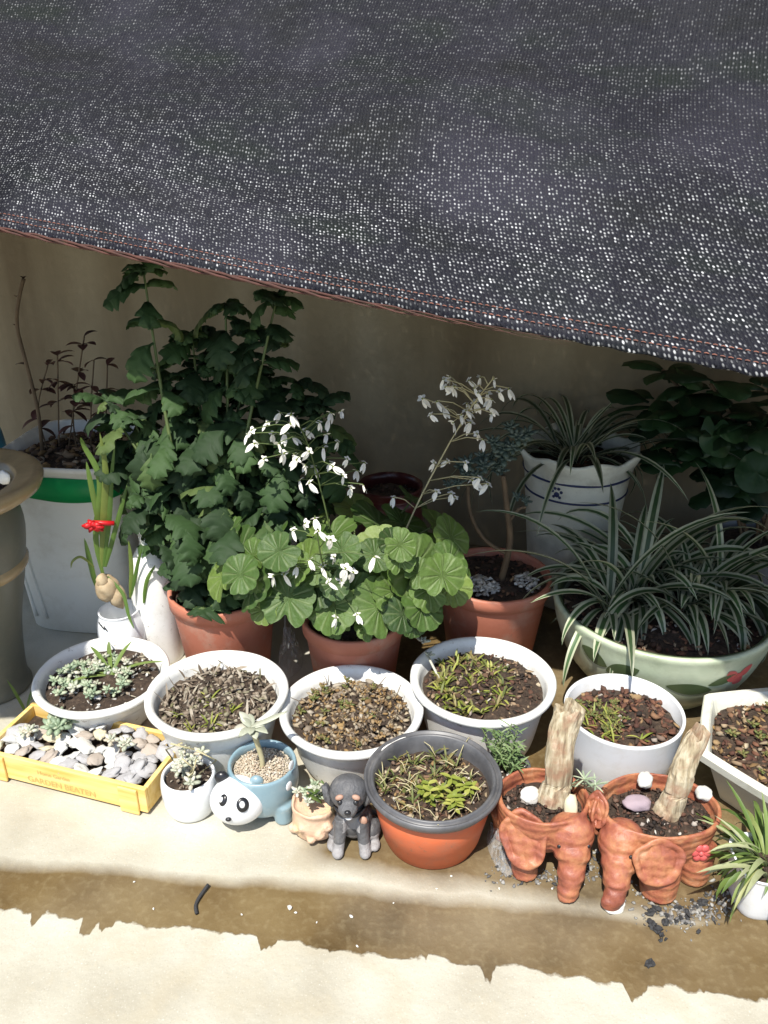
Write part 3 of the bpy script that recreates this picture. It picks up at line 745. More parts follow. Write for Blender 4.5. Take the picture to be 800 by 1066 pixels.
# ------------------------------------------------------------------ small white jar
C = P(196, 805, .062); C.z = 0
t = thing('jar_planter', 'small round white jar holding pale dry succulents, right of the crate', 'planter', C)
mb = MB(); lathe(mb, C, smoothprof([(.028, 0), (.033, .004), (.0375, .02), (.039, .045), (.0375, .058), (.036, .062), (.034, .0625), (.0325, .058), (.034, .04), (.0, .038)], 3), 64)
mb.build('jar', M['white_cup'], t)
soil(t, C, .032, .052, [M['soil'], M['crumbs_grey']], 60, .002, .004, .004)
mb = MB()
for k in range(12):
    a = R.uniform(0, 6.28); q = R.uniform(0, .03); c = C+Vector((q*math.cos(a), q*math.sin(a), .064+R.uniform(0, .022)))
    rosette(mb, c, R.uniform(.010, .016), 9, tiltv=(R.uniform(-.7, .7), R.uniform(-.9, .2), 1))
mb.build('succulents', M['leaf_pale'], t)
mb = MB()
for k in range(5):
    p = C+Vector((R.uniform(-.02, .02), R.uniform(-.02, .02), .055)); tube(mb, [p, p+Vector((R.uniform(-.02, .03), R.uniform(-.01, .01), .03)), p+Vector((R.uniform(-.02, .03), 0, .045))], .0012, 5)
mb.build('stem', M['stem_pale'], t)

# ------------------------------------------------------------------ blue animal planter
C = P(273, 793, .078); C.z = 0
t = thing('animal_planter', 'blue and white bear-faced ceramic planter filled with sandy grit', 'planter', C)
hc = Vector((C.x-.030, C.y-.036, .044)); hr = .036
mb = MB()
lathe(mb, C, smoothprof([(.02, .010), (.040, .014), (.048, .035), (.0495, .055), (.0475, .076), (.0455, .079), (.0425, .078), (.041, .07), (.040, .050), (0, .048)], 3), 64)
for dx, dy in ((.028, -.026), (-.028, -.012), (.03, .028), (-.03, .028)):
    tube(mb, [C+Vector((dx, dy, .03)), C+Vector((dx*1.05, dy*1.1, .0))], [.016, .0125], 16)
remesh(mb, 'body', M['panda_blue'], t, .002, 5)
mb = MB(); blobp(mb, hc, (hr*1.06, hr*.9, hr*.93), 4)
for (px, py) in ((270, 818), (229, 806)):
    e = hit(px, py, hc, hr*1.0); e.y += .01
head = remesh(mb, 'head', M['white_glaze'], t, .002, 3)
for (px, py, s) in ((272, 821, 1), (231, 803, 1)):
    e = hc+(Vector((.026, .006, .026)) if px > 250 else Vector((-.022, .012, .028)))
    mb = MB(); blobp(mb, e, (.010, .007, .010), 3); mb.build('ear', M['panda_blue'] if px > 250 else M['black_glaze'], t)
def on_head(px, py): return hit(px, py, hc, hr*.965)
for (px, py, a, b) in ((253, 838, .0085, .0098), (232, 833, .006, .008)):
    e = on_head(px, py); nn = (e-hc).normalized(); rt = nn.to_track_quat('Z', 'Y').to_matrix()
    mb = MB(); blobp(mb, e-nn*.001, (a, b, .003), 3, 0, rt); pt_ = mb.build('eye_patch', M['black_glaze'], t)
    mb = MB(); blobp(mb, e+nn*.0018+Vector((-.001, 0, .001)), (a*.45, b*.5, .0018), 2, 0, rt); mb.build('eye_white', M['white_glaze'], pt_).location = Vector((0, 0, 0))
e = on_head(238, 853); mb = MB(); blobp(mb, e, (.0042, .003, .003), 2); mb.build('nose', M['black_glaze'], t)
for (px, py) in ((293, 814), (289, 842), (301, 796)):
    e = PY(px, py, C.y-.02); dv = Vector((e.x-C.x, e.y-C.y, 0)); dv = dv.normalized()*.0485; e = Vector((C.x+dv.x, C.y+dv.y, e.z)); nn = dv.normalized()
    mb = MB(); blobp(mb, e, (.0065, .008, .0015), 2, 0, nn.to_track_quat('Z', 'Y').to_matrix()); mb.build('spot', M['white_glaze'], t)
mb = MB(); crumbs(mb, C, .040, .040, .068, 900, .0012, .0028, 0, .006)
lathe(mb, C, [(.041, .064), (.041, .066), (.03, .070), (.0, .072)], 32); tag(mb.build('sand', M['sand'], t), kind='stuff')
top = PY(262, 757, C.y-.006)
mb = MB(); tube(mb, smoothprof([tuple(C+Vector((.0, -.004, .068))), tuple(C+Vector((.0005, -.004, .09))), tuple(top)], 4), .0036, 8); mb.build('stem', M['stem_pale'], t)
mb = MB()
for k in range(11):
    strap(mb, top+Vector((0, 0, -.002)), k*2.4, R.uniform(.1, .9), R.uniform(.020, .034), .012, R.uniform(.1, .8), 6, fold=.35, base=.3)
strap(mb, top, .1, .25, .055, .011, -.3, 6, fold=.3, base=.4)
mb.build('rosette', M['leaf_pale'], t, solid=.0012)

# ------------------------------------------------------------------ small clay pot
C = P(328, 852, .02); C.z = 0
t = thing('clay_planter', 'tiny rough clay pot with white-green succulents, left of the puppy figurine', 'planter', C)
mb = MB(); lathe(mb, C, smoothprof([(.020, 0), (.026, .004), (.031, .022), (.029, .040), (.0305, .050), (.027, .052), (.024, .045), (0, .043)], 3), 40, wob=.002)
for k in range(7):
    a = 3.4+k*.4; blobp(mb, C+Vector((math.cos(a)*.029, math.sin(a)*.029, .012+.008*(k % 3))), R.uniform(.006, .010), 2, jag=.5, seed=k)
remesh(mb, 'pot', simple('pale_clay', (.58, .36, .24), (.66, .48, .34), 40, .7, .6, .002, (.7, .62, .25), 25, .7), t, .0018, 2)
mb = MB()
for k in range(11):
    a = R.uniform(0, 6.28); q = R.uniform(0, .024)
    rosette(mb, C+Vector((q*math.cos(a), q*math.sin(a), .056+R.uniform(0, .012))), R.uniform(.009, .014), 9, R.choice((0, 0, 1)), tiltv=(R.uniform(-.5, .5), -.5, 1))
mb.build('succulents', [M['leaf_pale'], M['leaf_sage']], t)
mb = MB()
for k in range(6): strap(mb, C+Vector((R.uniform(-.01, .015), R.uniform(-.01, .01), .055)), R.uniform(-.5, 3.6), R.uniform(.5, 1.2), R.uniform(.02, .035), .009, .5, 6, base=.3)
mb.build('leaves', M['leaf_grass'], t, solid=.0008)

# ------------------------------------------------------------------ puppy figurine
fur = simple('dark_grey_painted_resin', (.06, .06, .065), (.12, .12, .125), 50, .55, .8, .002, (.24, .23, .22), 60, .6)
furl = simple('light_grey_painted_resin', (.34, .33, .33), (.22, .21, .21), 60, .6, .8, .002)
tan = simple('tan_painted_resin', (.48, .30, .22), (.36, .2, .14), 60, .6, .4)
X = PY(368, 868, .842); px0 = X.x
B0 = Vector((px0+.001, .845, 0))
t = thing('puppy_figurine', 'dark grey sitting puppy figurine with tan eyebrows', 'figurine', B0)
def b(x, y, z): return B0+Vector((x, y, z))
mb = MB()
blobp(mb, b(0, .002, .030), (.0225, .021, .030), 3); blobp(mb, b(-.002, -.006, .048), (.017, .014, .018), 3)
blobp(mb, b(-.005, -.011, .080), (.0225, .020, .021), 3); blobp(mb, b(-.005, -.030, .073), (.0115, .012, .0095), 3)
for s in (-1, 1):
    tube(mb, [b(-.002+s*.012, -.014, .042), b(-.002+s*.014, -.022, .020), b(-.002+s*.0155, -.027, .005)], [.0085, .0072, .0068], 14)
    blobp(mb, b(-.002+s*.016, -.031, .0055), (.0075, .0095, .0055), 2)
    blobp(mb, b(s*.021, -.002, .014), (.012, .017, .014), 2); blobp(mb, b(s*.025, -.018, .005), (.007, .011, .005), 2)
tube(mb, [b(0, .02, .01), b(.018, .032, .007), b(.03, .028, .006)], [.006, .005, .003], 10)
body = remesh(mb, 'body', [fur, furl], t, .0016, 2)
for p in body.data.polygons:
    c = p.center-B0
    if c.z < .017 and c.y < -.012: p.material_index = 1
    if abs(c.x+.002) < .010 and c.y < -.008 and .030 < c.z < .052: p.material_index = 1
for s in (-1, 1):
    mb = MB(); rt = Matrix.Rotation(s*.30, 3, 'Y'); blobp(mb, b(-.005+s*.0235, -.010, .074), (.0055, .010, .0165), 3, 0, rt, .3, s); mb.build('ear', fur, t)
    mb = MB(); blobp(mb, b(-.005+s*.0095, -.0285, .0875), (.0052, .003, .0034), 2, 0, Matrix.Rotation(s*.4, 3, 'Y')); mb.build('eyebrow', tan, t)
    mb = MB(); blobp(mb, b(-.005+s*.0088, -.0292, .0805), (.0036, .003, .0036), 2); mb.build('eye', M['black_glaze'], t)
mb = MB(); blobp(mb, b(-.005, -.0415, .0775), (.004, .003, .003), 2); mb.build('nose', M['black_glaze'], t)
mb = MB(); blobp(mb, b(-.004, -.036, .0645), (.0042, .003, .0028), 2); mb.build('tongue', M['white_glaze'], t)
mb = MB()
pts = [b(-.003+.0175*math.cos(a), -.008+.0155*math.sin(a), .0585+.004*math.sin(a)) for a in [k*math.pi/14 for k in range(29)]]
tube(mb, pts, .0026, 6); mb.build('collar', M['black_glaze'], t)
mb = MB(); blobp(mb, b(.012, -.020, .044), (.005, .003, .006), 2); mb.build('chest_patch', tan, t)
t.scale = (1.13, 1.13, 1.13)

# ------------------------------------------------------------------ elephants
def ear(parent, c, nrm, w, h_, roll=0, name='ear'):
    nrm = Vector(nrm).normalized(); q = nrm.to_track_quat('Z', 'Y').to_matrix() @ Matrix.Rotation(roll, 3, 'Z')
    mb = MB(); S = 40; RG = 8; vs = [tuple(Vector(c))]
    for j in range(1, RG+1):
        t_ = j/RG
        for i in range(S):
            a = 2*math.pi*i/S
            rr = 1-.22*math.cos(a-1.57)*(1 if math.sin(a) < 0 else .2) - .28*max(0, -math.sin(a))*abs(math.cos(a)) + .05*math.sin(5*a)
            zz = -.004*t_*t_ + (.0045 if t_ > .86 else 0) + .0022*math.cos(14*math.cos(a)*t_+2*math.sin(a))*t_*(t_ < .86)
            vs.append(tuple(Vector(c)+q @ Vector((w*rr*t_*math.cos(a), h_*rr*t_*math.sin(a), zz))))
    fs = [(0, 1+i, 1+(i+1) % S) for i in range(S)]
    for j in range(RG-1):
        for i in range(S): k = (i+1) % S; o = 1+j*S; fs.append((o+i, o+S+i, o+S+k, o+k))
    mb.add(vs, fs); return mb.build(name, M['clay'], parent, solid=-.005, sub=1)
def bowlprof(r, z0, z1, th=.006):
    return smoothprof([(.012, z0), (r*.6, z0+.004), (r*.92, z0+(z1-z0)*.4), (r, z1-.004), (r*.985, z1), (r-th, z1), (r-th-.002, z1-.02), (r*.6, z0+.025), (0, z0+.024)], 3)
# elephant one
C1 = Vector((.205, .822, 0))
t1 = thing('elephant_planter', 'left terracotta elephant planter, trunk straight down to the ground', 'planter', C1, 'terracotta elephant planters')
mb = MB(); lathe(mb, C1, bowlprof(.060, .022, .094), 56, sx=1, sy=.86, wob=.002)
hd = Vector((.236, .786, .064))
blobp(mb, hd, (.030, .026, .030), 3); blobp(mb, hd+Vector((0, -.006, -.012)), (.024, .022, .02), 3)
tube(mb, smoothprof([tuple(hd+Vector((0, -.012, -.012))), (.236, .764, .040), (.232, .751, .022), (.229, .744, .006), (.229, .742, .001)], 4), [.023]*4+[.0175]*4+[.0145]*4+[.0125]*4+[.0115], 16)
for (a, b_, c_) in (((.178, .800, .05), (.180, .786, .025), (.182, .780, 0)), ((.165, .84, .05), (.165, .845, .025), (.165, .845, 0)), ((.245, .84, .05), (.247, .848, .025), (.247, .848, 0))):
    tube(mb, [a, b_, c_], [.024, .018, .0165], 16)
remesh(mb, 'body', M['clay'], t1, .0021, 3)
ear(t1, (.176, .781, .066), (-.30, -1, .42), .030, .037, .25)
ear(t1, (.268, .800, .082), (.8, -.7, .2), .013, .024, 0)
for s in (-1, 1):
    mb = MB(); blobp(mb, hd+Vector((s*.018, -.020, .0)), (.003, .002, .003), 2); mb.build('eye', M['black_glaze'], t1)
C2 = Vector((.350, .808, 0))
t2 = thing('elephant_planter', 'right terracotta elephant planter with curled trunk and red painted flower', 'planter', C2, 'terracotta elephant planters')
mb = MB(); lathe(mb, C2, bowlprof(.078, .022, .092), 56, sx=1, sy=.74, wob=.002)
hd2 = Vector((.298, .775, .062))
blobp(mb, hd2, (.030, .028, .031), 3)
tube(mb, smoothprof([tuple(hd2+Vector((-.003, -.01, -.012))), (.288, .748, .040), (.286, .737, .024), (.281, .729, .014)], 4), [.022]*4+[.017]*4+[.0135]*4+[.0125], 16)
blobp(mb, (.279, .727, .0125), (.0135, .009, .0125), 3)
for (a, b_, c_, r_) in (((.345, .772, .055), (.345, .757, .028), (.345, .752, 0), 1.25), ((.398, .788, .05), (.396, .779, .025), (.396, .777, 0), 1.1), ((.40, .835, .05), (.402, .84, .02), (.402, .84, 0), 1), ((.31, .835, .05), (.31, .84, .02), (.31, .84, 0), 1)):
    tube(mb, [a, b_, c_], [.024*r_, .021*r_, .018*r_], 16)
remesh(mb, 'body', M['clay'], t2, .0021, 3)
ear(t2, (.334, .744, .066), (.05, -1, .35), .033, .029, -.05)
ear(t2, (.272, .800, .095), (-.6, -.6, .3), .014, .022, .3)
mb = MB(); blobp(mb, hd2+Vector((.004, -.0275, .004)), (.003, .002, .003), 2); mb.build('eye', M['black_glaze'], t2)
fc = PY(730, 888, .7605)
fl = MB()
for k in range(6):
    a = k*1.047; blobp(fl, fc+Vector((.0075*math.cos(a), 0, .0085*math.sin(a))), (.0055, .003, .006), 2)
blobp(fl, fc, (.004, .004, .004), 2); fl.build('painted_flower', M['pink'], t2)
soil(t1, C1, .052, .073, [M['soil'], M['crumbs_dark'], M['crumbs_dark']], 330, .002, .006, .006, sy=.84, seed=1)
soil(t2, C2, .069, .071, [M['soil'], M['crumbs_dark'], M['crumbs_dark']], 420, .002, .006, .006, sy=.70, seed=2)
# cut stems standing in them
def stake(base, top, r0, r1, label):
    mb = MB(); base = Vector(base); top = Vector(top); n = 16; pts = []; rr_ = []
    for i in range(n+1):
        q = i/n; pts.append(base.lerp(top, q)+Vector((.003*math.sin(q*7), .002*math.cos(q*5), 0))); rr_.append((r0+(r1-r0)*q)*(1+.03*math.sin(q*16)+.03*R.uniform(-1, 1)+(.12 if q < .12 else 0)))
    ax = (top-base).normalized()
    pts.append(top+ax*.0006); rr_.append(r1*.86)
    S_ = 26; tube(mb, pts, rr_, S_)
    for i in range(n+2):
        for k in range(S_):
            v = Vector(mb.v[i*S_+k]); c = pts[i]; a_ = k/S_*6.2832
            f = 1+.20*noise.noise(Vector((math.cos(a_)*1.6+r0*900, math.sin(a_)*1.6, i*.16)))+.10*noise.noise(Vector((math.cos(a_)*5, math.sin(a_)*5, i*.35)))
            e_ = ax*(.010*noise.noise(Vector((math.cos(a_)*1.8, math.sin(a_)*1.8, r0*700)))) if i > n-1 else Vector((0, 0, 0))
            w_ = c+(v-c)*f+e_; mb.v[i*S_+k] = (w_.x, c.y+(w_.y-c.y)*.8, w_.z)
    o = mb.build('cut_stem', M['bark'], smooth=False); tag(o, label, 'wood stump'); return o
s1b = Vector((.219, .826, .076)); s1t = PY(592, 738, .846)
stake(s1b, s1t, .0175, .0175, 'pale thick cut stem standing in the left elephant planter')
s2b = Vector((.362, .806, .074)); s2t = PY(726, 764, .822)
stake(s2b, s2t, .0165, .0135, 'brown knobbly cut stem standing in the right elephant planter')
def stone(px, py, z, r, mat, label, rot=.3, seed=0, group=None, name='stone'):
    mb = MB(); c = P(px, py, z); blobp(mb, (0, 0, 0), r, 3, 0, None, .22, seed); o = mb.build(name, mat); o.location = c; o.rotation_euler = (rot, 0, seed)
    tag(o, label, 'stone', group); return o
stone(552, 828, .086, (.013, .012, .009), M['white_stone'], 'round white stone on the soil of the left elephant planter', seed=.3)
stone(595, 840, .094, (.009, .006, .016), M['cream_stone'], 'upright cream stone chip leaning on the rim of the left elephant planter', rot=-.5, seed=0)
stone(664, 836, .087, (.019, .011, .007), simple('purple_stone', (.36, .28, .31), (.28, .22, .25), 40, .8, .4), 'flat grey-purple stone in the right elephant planter', seed=0)
stone(672, 812, .092, (.013, .010, .010), M['white_stone'], 'round off-white stone behind the flat purple stone, left of the brown cut stem', seed=1.1)
stone(733, 826, .090, (.011, .010, .010), M['white_stone'], 'round cream-white stone right of the brown cut stem', seed=2.2)
stone(640, 943, .004, (.014, .010, .004), M['crumb'], 'flat white shell chip beneath the curled elephant trunk', seed=.2, name='shell_chip')

# needle leaved plant behind the rim, in a small dark pot
C = P(556, 800, .06); C.z = 0; C = Vector((.171, .905, 0))
t = thing('potted_plant', 'feathery grey-green seedling plant between the black-rimmed pot and pale cut stem', 'potted plant', C)
mb = MB(); lathe(mb, C, [(.022, 0), (.024, .002), (.03, .06), (.033, .062), (.033, .070), (.030, .071), (.028, .06), (0, .058)], 40); mb.build('pot', M['black_plastic'], t)
soil(t, C, .028, .062, [M['soil'], M['gravel_white'], M['crumbs_dark']], 110, .002, .005, .003)
mb = MB(); ms = MB()
for k in range(20):
    a = R.uniform(0, 6.28); L = R.uniform(.025, .075); lean = R.uniform(.1, .75); p0 = C+Vector((R.uniform(-.012, .012), R.uniform(-.012, .012), .062))
    p1 = p0+Vector((math.cos(a)*math.sin(lean), math.sin(a)*math.sin(lean), math.cos(lean)))*L
    tube(ms, [p0, p1], .0009, 5)
    for q in range(11):
        pp = p0.lerp(p1, .3+.7*q/10)
        strap(mb, pp, q*2.4, R.uniform(.2, .9), R.uniform(.013, .022), .0026, .4, 4)
mb.build('foliage', island('feather_leaf', [(0, (.12, .20, .07)), (.5, (.20, .30, .12)), (1, (.32, .40, .2))], .5, .25), t); ms.build('stem', M['stem_green'], t)

# sprig growing in elephant one, right of stem
C = Vector((.236, .835, .078))
t = thing('seedling', 'small needle-leaved sprig growing beside the pale cut stem', 'seedling', C)
mb = MB(); ms = MB()
pts = [C, C+Vector((.006, -.003, .022)), C+Vector((.022, -.005, .035))]; tube(ms, pts, .0012, 5)
pts2 = [pts[1], C+Vector((.036, -.008, .028))]; tube(ms, pts2, .001, 5)
for e in (pts[2], pts2[1], pts[1]):
    for q in range(9): strap(mb, e, q*.75, R.uniform(-.1, .8), R.uniform(.012, .02), .0024, .4, 4)
mb.build('foliage', M['leaf_sage'], t); ms.build('stem', M['stem_brown'], t)

# ------------------------------------------------------------------ octagonal planter at the right edge
C = Vector((.575, .925, 0))
t = thing('octagonal_planter', 'shallow many-sided cream planter of brown litter at the right edge', 'planter', C)
rot8 = rad(8)
mb = MB(); r = .142; h = .092
lathe(mb, C, [(.092, 0), (.095, .003), (r-.016, h-.016), (r-.002, h-.014), (r, h-.002), (r-.002, h), (r-.013, h+.001), (r-.016, h-.002), (r-.03, h-.04), (0, h-.045)], 128, poly=6, rot=rot8)
mb.build('pot', M['cream_glaze'], t, smooth=False)
soil(t, C, .112, .074, [M['soil'], M['crumbs_brown'], M['crumbs_red'], M['crumbs_orange']], 700, .003, .008, .008, seed=5)
mb = MB()
for _ in range(40):
    a = R.uniform(0, 6.28); q = math.sqrt(R.random())*.09
    rosette(mb, (C.x+q*math.cos(a), C.y+q*math.sin(a), .088), R.uniform(.006, .012), 7, tiltv=(R.uniform(-.5, .5), -.3, 1))
mb.build('moss_rosettes', M['leaf_olive'], t)

# white cup at right edge
C = Vector((.466, .742, 0))
t = thing('potted_plant', 'small white cup overflowing with thin bright green leaves at the right edge', 'potted plant', C)
mb = MB(); lathe(mb, C, smoothprof([(.028, 0), (.032, .003), (.036, .03), (.040, .066), (.041, .070), (.0395, .0715), (.037, .069), (.034, .055), (0, .05)], 3), 48, sq=3.2); mb.build('pot', M['white_cup'], t)
soil(t, C, .035, .060, [M['soil'], M['crumbs_dark']], 80, .002, .004)
mb = MB()
for _ in range(120):
    a = R.uniform(0, 6.28); q = R.uniform(0, .026)
    strap(mb, C+Vector((q*math.cos(a), q*math.sin(a), .062)), a+R.uniform(-.7, .7), R.uniform(.3, 1.4), R.uniform(.035, .105), R.uniform(.004, .0075), R.uniform(.6, 2.4), 7, mi=R.choice((0, 0, 1)), fold=.4)
mb.build('foliage', [M['leaf_grass'], island('pale_edge_leaf', [(0, (.36, .42, .2)), (1, (.5, .52, .32))], .5, .25)], t)

# ------------------------------------------------------------------ back row : chrysanthemum
def terracotta(px, py, z, r, rb, name, label, cat='potted plant', dy=0):
    C = P(px, py, z); C.z = 0; C.y += dy
    t = thing(name, label, cat, C)
    mb = MB(); lathe(mb, C, [(rb*.97, 0), (rb, .003), (r*.93, z-.03), (r*.94, z-.026), (r*.985, z-.024), (r, z-.003), (r-.002, z), (r-.006, z), (r-.008, z-.004), (r*.9, z-.03), (r*.8, z-.06), (0, z-.06)], 72, wob=.0006)
    mb.build('pot', M['terracotta'], t); return t, C
t, C = terracotta(232, 610, .168, .092, .070, 'chrysanthemum_plant', 'tall dark green chrysanthemum with lobed leaves in a terracotta pot')
soil(t, C, .080, .148, [M['soil'], M['crumbs_dark']], 160, .003, .007)
mb = MB(); ms = MB()
def mumleaf(p, az, L, el=None):
    lobed(mb, p, az, R.uniform(-.2, .5) if el is None else el, L, L*R.uniform(.62, .80), R.uniform(.8, 1.7), 0, 26, R.uniform(2.7, 3.3), .62, .006, R.uniform(-.5, .5))
tops = [PY(150, 285, 1.31), PY(235, 320, 1.33), PY(288, 312, 1.30), PY(262, 395, 1.30), PY(170, 400, 1.33), PY(335, 425, 1.29), PY(345, 460, 1.27), PY(110, 420, 1.30), PY(200, 350, 1.36), PY(265, 345, 1.33), PY(310, 400, 1.33), PY(140, 440, 1.30), PY(205, 440, 1.28), PY(125, 470, 1.29), PY(300, 500, 1.25), PY(215, 380, 1.36), PY(150, 520, 1.21), PY(250, 470, 1.25), PY(185, 470, 1.30), PY(330, 520, 1.30)]
for i, tp in enumerate(tops):
    p0 = C+Vector((R.uniform(-.03, .03), R.uniform(-.03, .03), .15)); mid = p0.lerp(tp, .5)+Vector((R.uniform(-.01, .01), R.uniform(-.01, .01), .02))
    pts = smoothprof([tuple(p0), tuple(mid), tuple(tp)], 8); n = len(pts)
    tube(ms, pts, [.0042-.0028*k/n for k in range(n)], 7)
    Ltot = (tp-p0).length; nl = int(Ltot/(.026 if i < 3 else .0145)); az = R.uniform(0, 6.28)
    for k in range(nl):
        q = .12+.88*k/max(1, nl-1); pp = pts[min(n-1, int(q*(n-1)))]
        az += 2.4
        mumleaf(pp, az, R.uniform(.065, .105)*(1-.22*q))
    for k in range(6): mumleaf(tp, az+k*1.05, R.uniform(.028, .058), R.uniform(.0, 1.0))
# heavier layer of drooping leaves at the front of the bush
for _ in range(95):
    px = R.uniform(140, 300); py = R.uniform(430, 600)
    if px < 165 and py > 540: continue
    if px > 245 and py > 560: continue
    if py > 585: continue
    y = R.uniform(1.14, 1.22) if py > 545 else R.uniform(1.22, 1.32); mumleaf(PY(px, py, y), R.uniform(-2.9, -.3), R.uniform(.05, .078), R.uniform(-.6, .2))
mb.build('foliage', M['leaf_mum'], t); ms.build('stems', M['stem_green'], t)

# saxifrage
t, C = terracotta(368, 643, .145, .086, .066, 'saxifrage_plant', 'saxifrage with round veined leaves and white flowers in a terracotta pot', dy=.012)
soil(t, C, .075, .125, [M['soil'], M['crumbs_dark']], 100, .003, .007)
mb = MB(); ms = MB()
LV = [(432, 590, 42, 1.10), (470, 560, 30, 1.17), (450, 572, 26, 1.20), (395, 545, 38, 1.20), (345, 560, 36, 1.17), (250, 575, 34, 1.14), (232, 600, 30, 1.10), (262, 610, 32, 1.07), (300, 622, 36, 1.06), (345, 632, 34, 1.055), (395, 632, 36, 1.055),
      (440, 632, 30, 1.06), (470, 610, 28, 1.10), (320, 590, 34, 1.10), (370, 595, 36, 1.10), (285, 560, 30, 1.20), (300, 595, 30, 1.09), (420, 545, 34, 1.23), (455, 545, 28, 1.22), (370, 530, 30, 1.26), (275, 585, 26, 1.10), (410, 615, 30, 1.075), (365, 618, 30, 1.07), (330, 612, 28, 1.075),
      (468, 585, 26, 1.13), (400, 575, 36, 1.13), (240, 555, 24, 1.18), (320, 545, 30, 1.24), (430, 520, 24, 1.28), (478, 600, 22, 1.12), (275, 635, 20, 1.06), (385, 650, 20, 1.05), (430, 650, 18, 1.05), (350, 650, 18, 1.05)]
for _ in range(26):
    px = R.uniform(245, 475); LV.append((px, R.uniform(560, 640), R.uniform(18, 30), R.uniform(1.04, 1.10)))
for (px, py, rp, y) in LV:
    c = PY(px, py, y); dist = (c-Vector((0, 0, CAMZ))).length; r = rp*dist/F*.84
    o = c-(C+Vector((0, 0, .15))); nn = Vector((o.x*1.6+R.uniform(-.1, .1), o.y*1.6-.10+R.uniform(-.08, .08), .17+R.uniform(0, .08)))
    roundleaf(mb, c, nn, r, R.uniform(0, 6.28), 0, 11)
    tube(ms, smoothprof([tuple(C+Vector((R.uniform(-.02, .02), R.uniform(-.02, .02), .13))), tuple((C+c)/2+Vector((0, 0, .10))), tuple(c-nn.normalized()*.002)], 4), .0017, 6)
mb.build('foliage', M['leaf_sax'], t); ms.build('leaf_stalks', M['stem_green'], t)
# one flower mesh : three short upper petals, two long hanging ones
def flower_mesh():
    mb = MB(); 
    for az, el, L, w in ((-1.2, -.95, .022, .0072), (-1.95, -1.05, .0185, .0066), (1.57, .2, .009, .006), (.4, .1, .009, .006), (2.7, .1, .009, .006)):
        strap(mb, (0, 0, 0), az, el, L, w, .25, 6, base=.35, fold=.2)
    blobp(mb, (0, 0, 0), .0018, 1, 1)
    o = mb.build('flower', [M['petal'], M['leaf_yellow']]); me = o.data; bpy.data.objects.remove(o); return me
FM = flower_mesh(); nfl = 0
def panicle(pts_px, y, root, t, n_extra=0, rs=1.0):
    "pts_px: places of single flowers; they hang on thin stalks from one main stem"
    global nfl
    ms = MB(); P3 = [PY(px, py, y+R.uniform(-.03, .03)) for px, py in pts_px]
    cen = sum(P3, Vector())/len(P3); topz = max(p.z for p in P3)
    hi = max(P3, key=lambda p: p.z)
    main = smoothprof([tuple(root), tuple(root.lerp(cen, .5)+Vector((.0, .01, .02))), tuple(cen+Vector((0, .01, 0))), tuple(hi+Vector((0, .0, .004)))], 7)
    tube(ms, main, [.0018-.001*i/len(main) for i in range(len(main))], 6)
    for p in P3:
        j = min(range(len(main)), key=lambda k: (main[k]-p).length+max(0, main[k].z-p.z+.004)*2)
        a = main[j]; tube(ms, [a, (a+p)/2+Vector((0, 0, .006)), p+Vector((0, 0, .0015))], .0008, 4)
        o = bpy.data.objects.new('flower', FM); COL.objects.link(o); o.parent = t; o.location = p-t.location
        s = R.uniform(.68, 1.02)*rs; o.scale = (s, s, s); o.rotation_euler = (R.uniform(-.5, .7), R.uniform(-.8, .8), R.uniform(-1.2, 1.2)); nfl += 1
    ms.build('flower_stalk', M['stem_green'] if y < 1.2 else M['stem_pale'], t)
FA = [(262, 448), (278, 440), (292, 430), (303, 432), (265, 462), (275, 478), (290, 462), (305, 455), (318, 448), (296, 472), (308, 476), (322, 470), (333, 440), (345, 430), (355, 428), (340, 452), (352, 460), (328, 486), (345, 482), (362, 478), (372, 490), (358, 496), (380, 482), (312, 500), (322, 503), (366, 508), (378, 505), (258, 452), (284, 452), (337, 466)]
FB = [(305, 552), (318, 545), (332, 553), (345, 562), (296, 598), (284, 600), (310, 590), (322, 583), (335, 590), (348, 580), (360, 592), (356, 604), (342, 606), (300, 585), (372, 640), (350, 643), (328, 540), (368, 596), (390, 580)]
FC = [(440, 415), (448, 432), (455, 418), (468, 392), (473, 402), (488, 396), (494, 404), (500, 393), (486, 420), (480, 432), (508, 410), (512, 416), (520, 408), (472, 440), (490, 440), (497, 452), (503, 458), (510, 425), (462, 425), (530, 405), (452, 482), (466, 480), (485, 482), (500, 498), (508, 504), (455, 512), (470, 514), (474, 518), (492, 500), (410, 518)]
for _ in range(8): FA.append((R.uniform(265, 350), R.uniform(432, 490))); FC.append((R.uniform(450, 515), R.uniform(395, 450)))
panicle(FA, 1.17, C+Vector((-.01, 0, .14)), t); panicle(FB, 1.03, C+Vector((-.02, -.05, .15)), t, rs=1.1); panicle(FC, 1.20, C+Vector((.03, .01, .14)), t)

# maroon pot
C = Vector((.012, 1.46, 0))
t = thing('plant_pot', 'dark maroon round pot half hidden behind the flowering saxifrage', 'plant pot', C)
mb = MB(); lathe(mb, C, smoothprof([(.045, 0), (.05, .004), (.066, .12), (.062, .225), (.058, .24), (.062, .256), (.058, .258), (.053, .245), (.055, .2), (0, .2)], 3), 56); mb.build('pot', M['maroon'], t)
soil(t, C, .054, .235, [M['soil'], M['crumbs_dark']], 60, .003, .006)

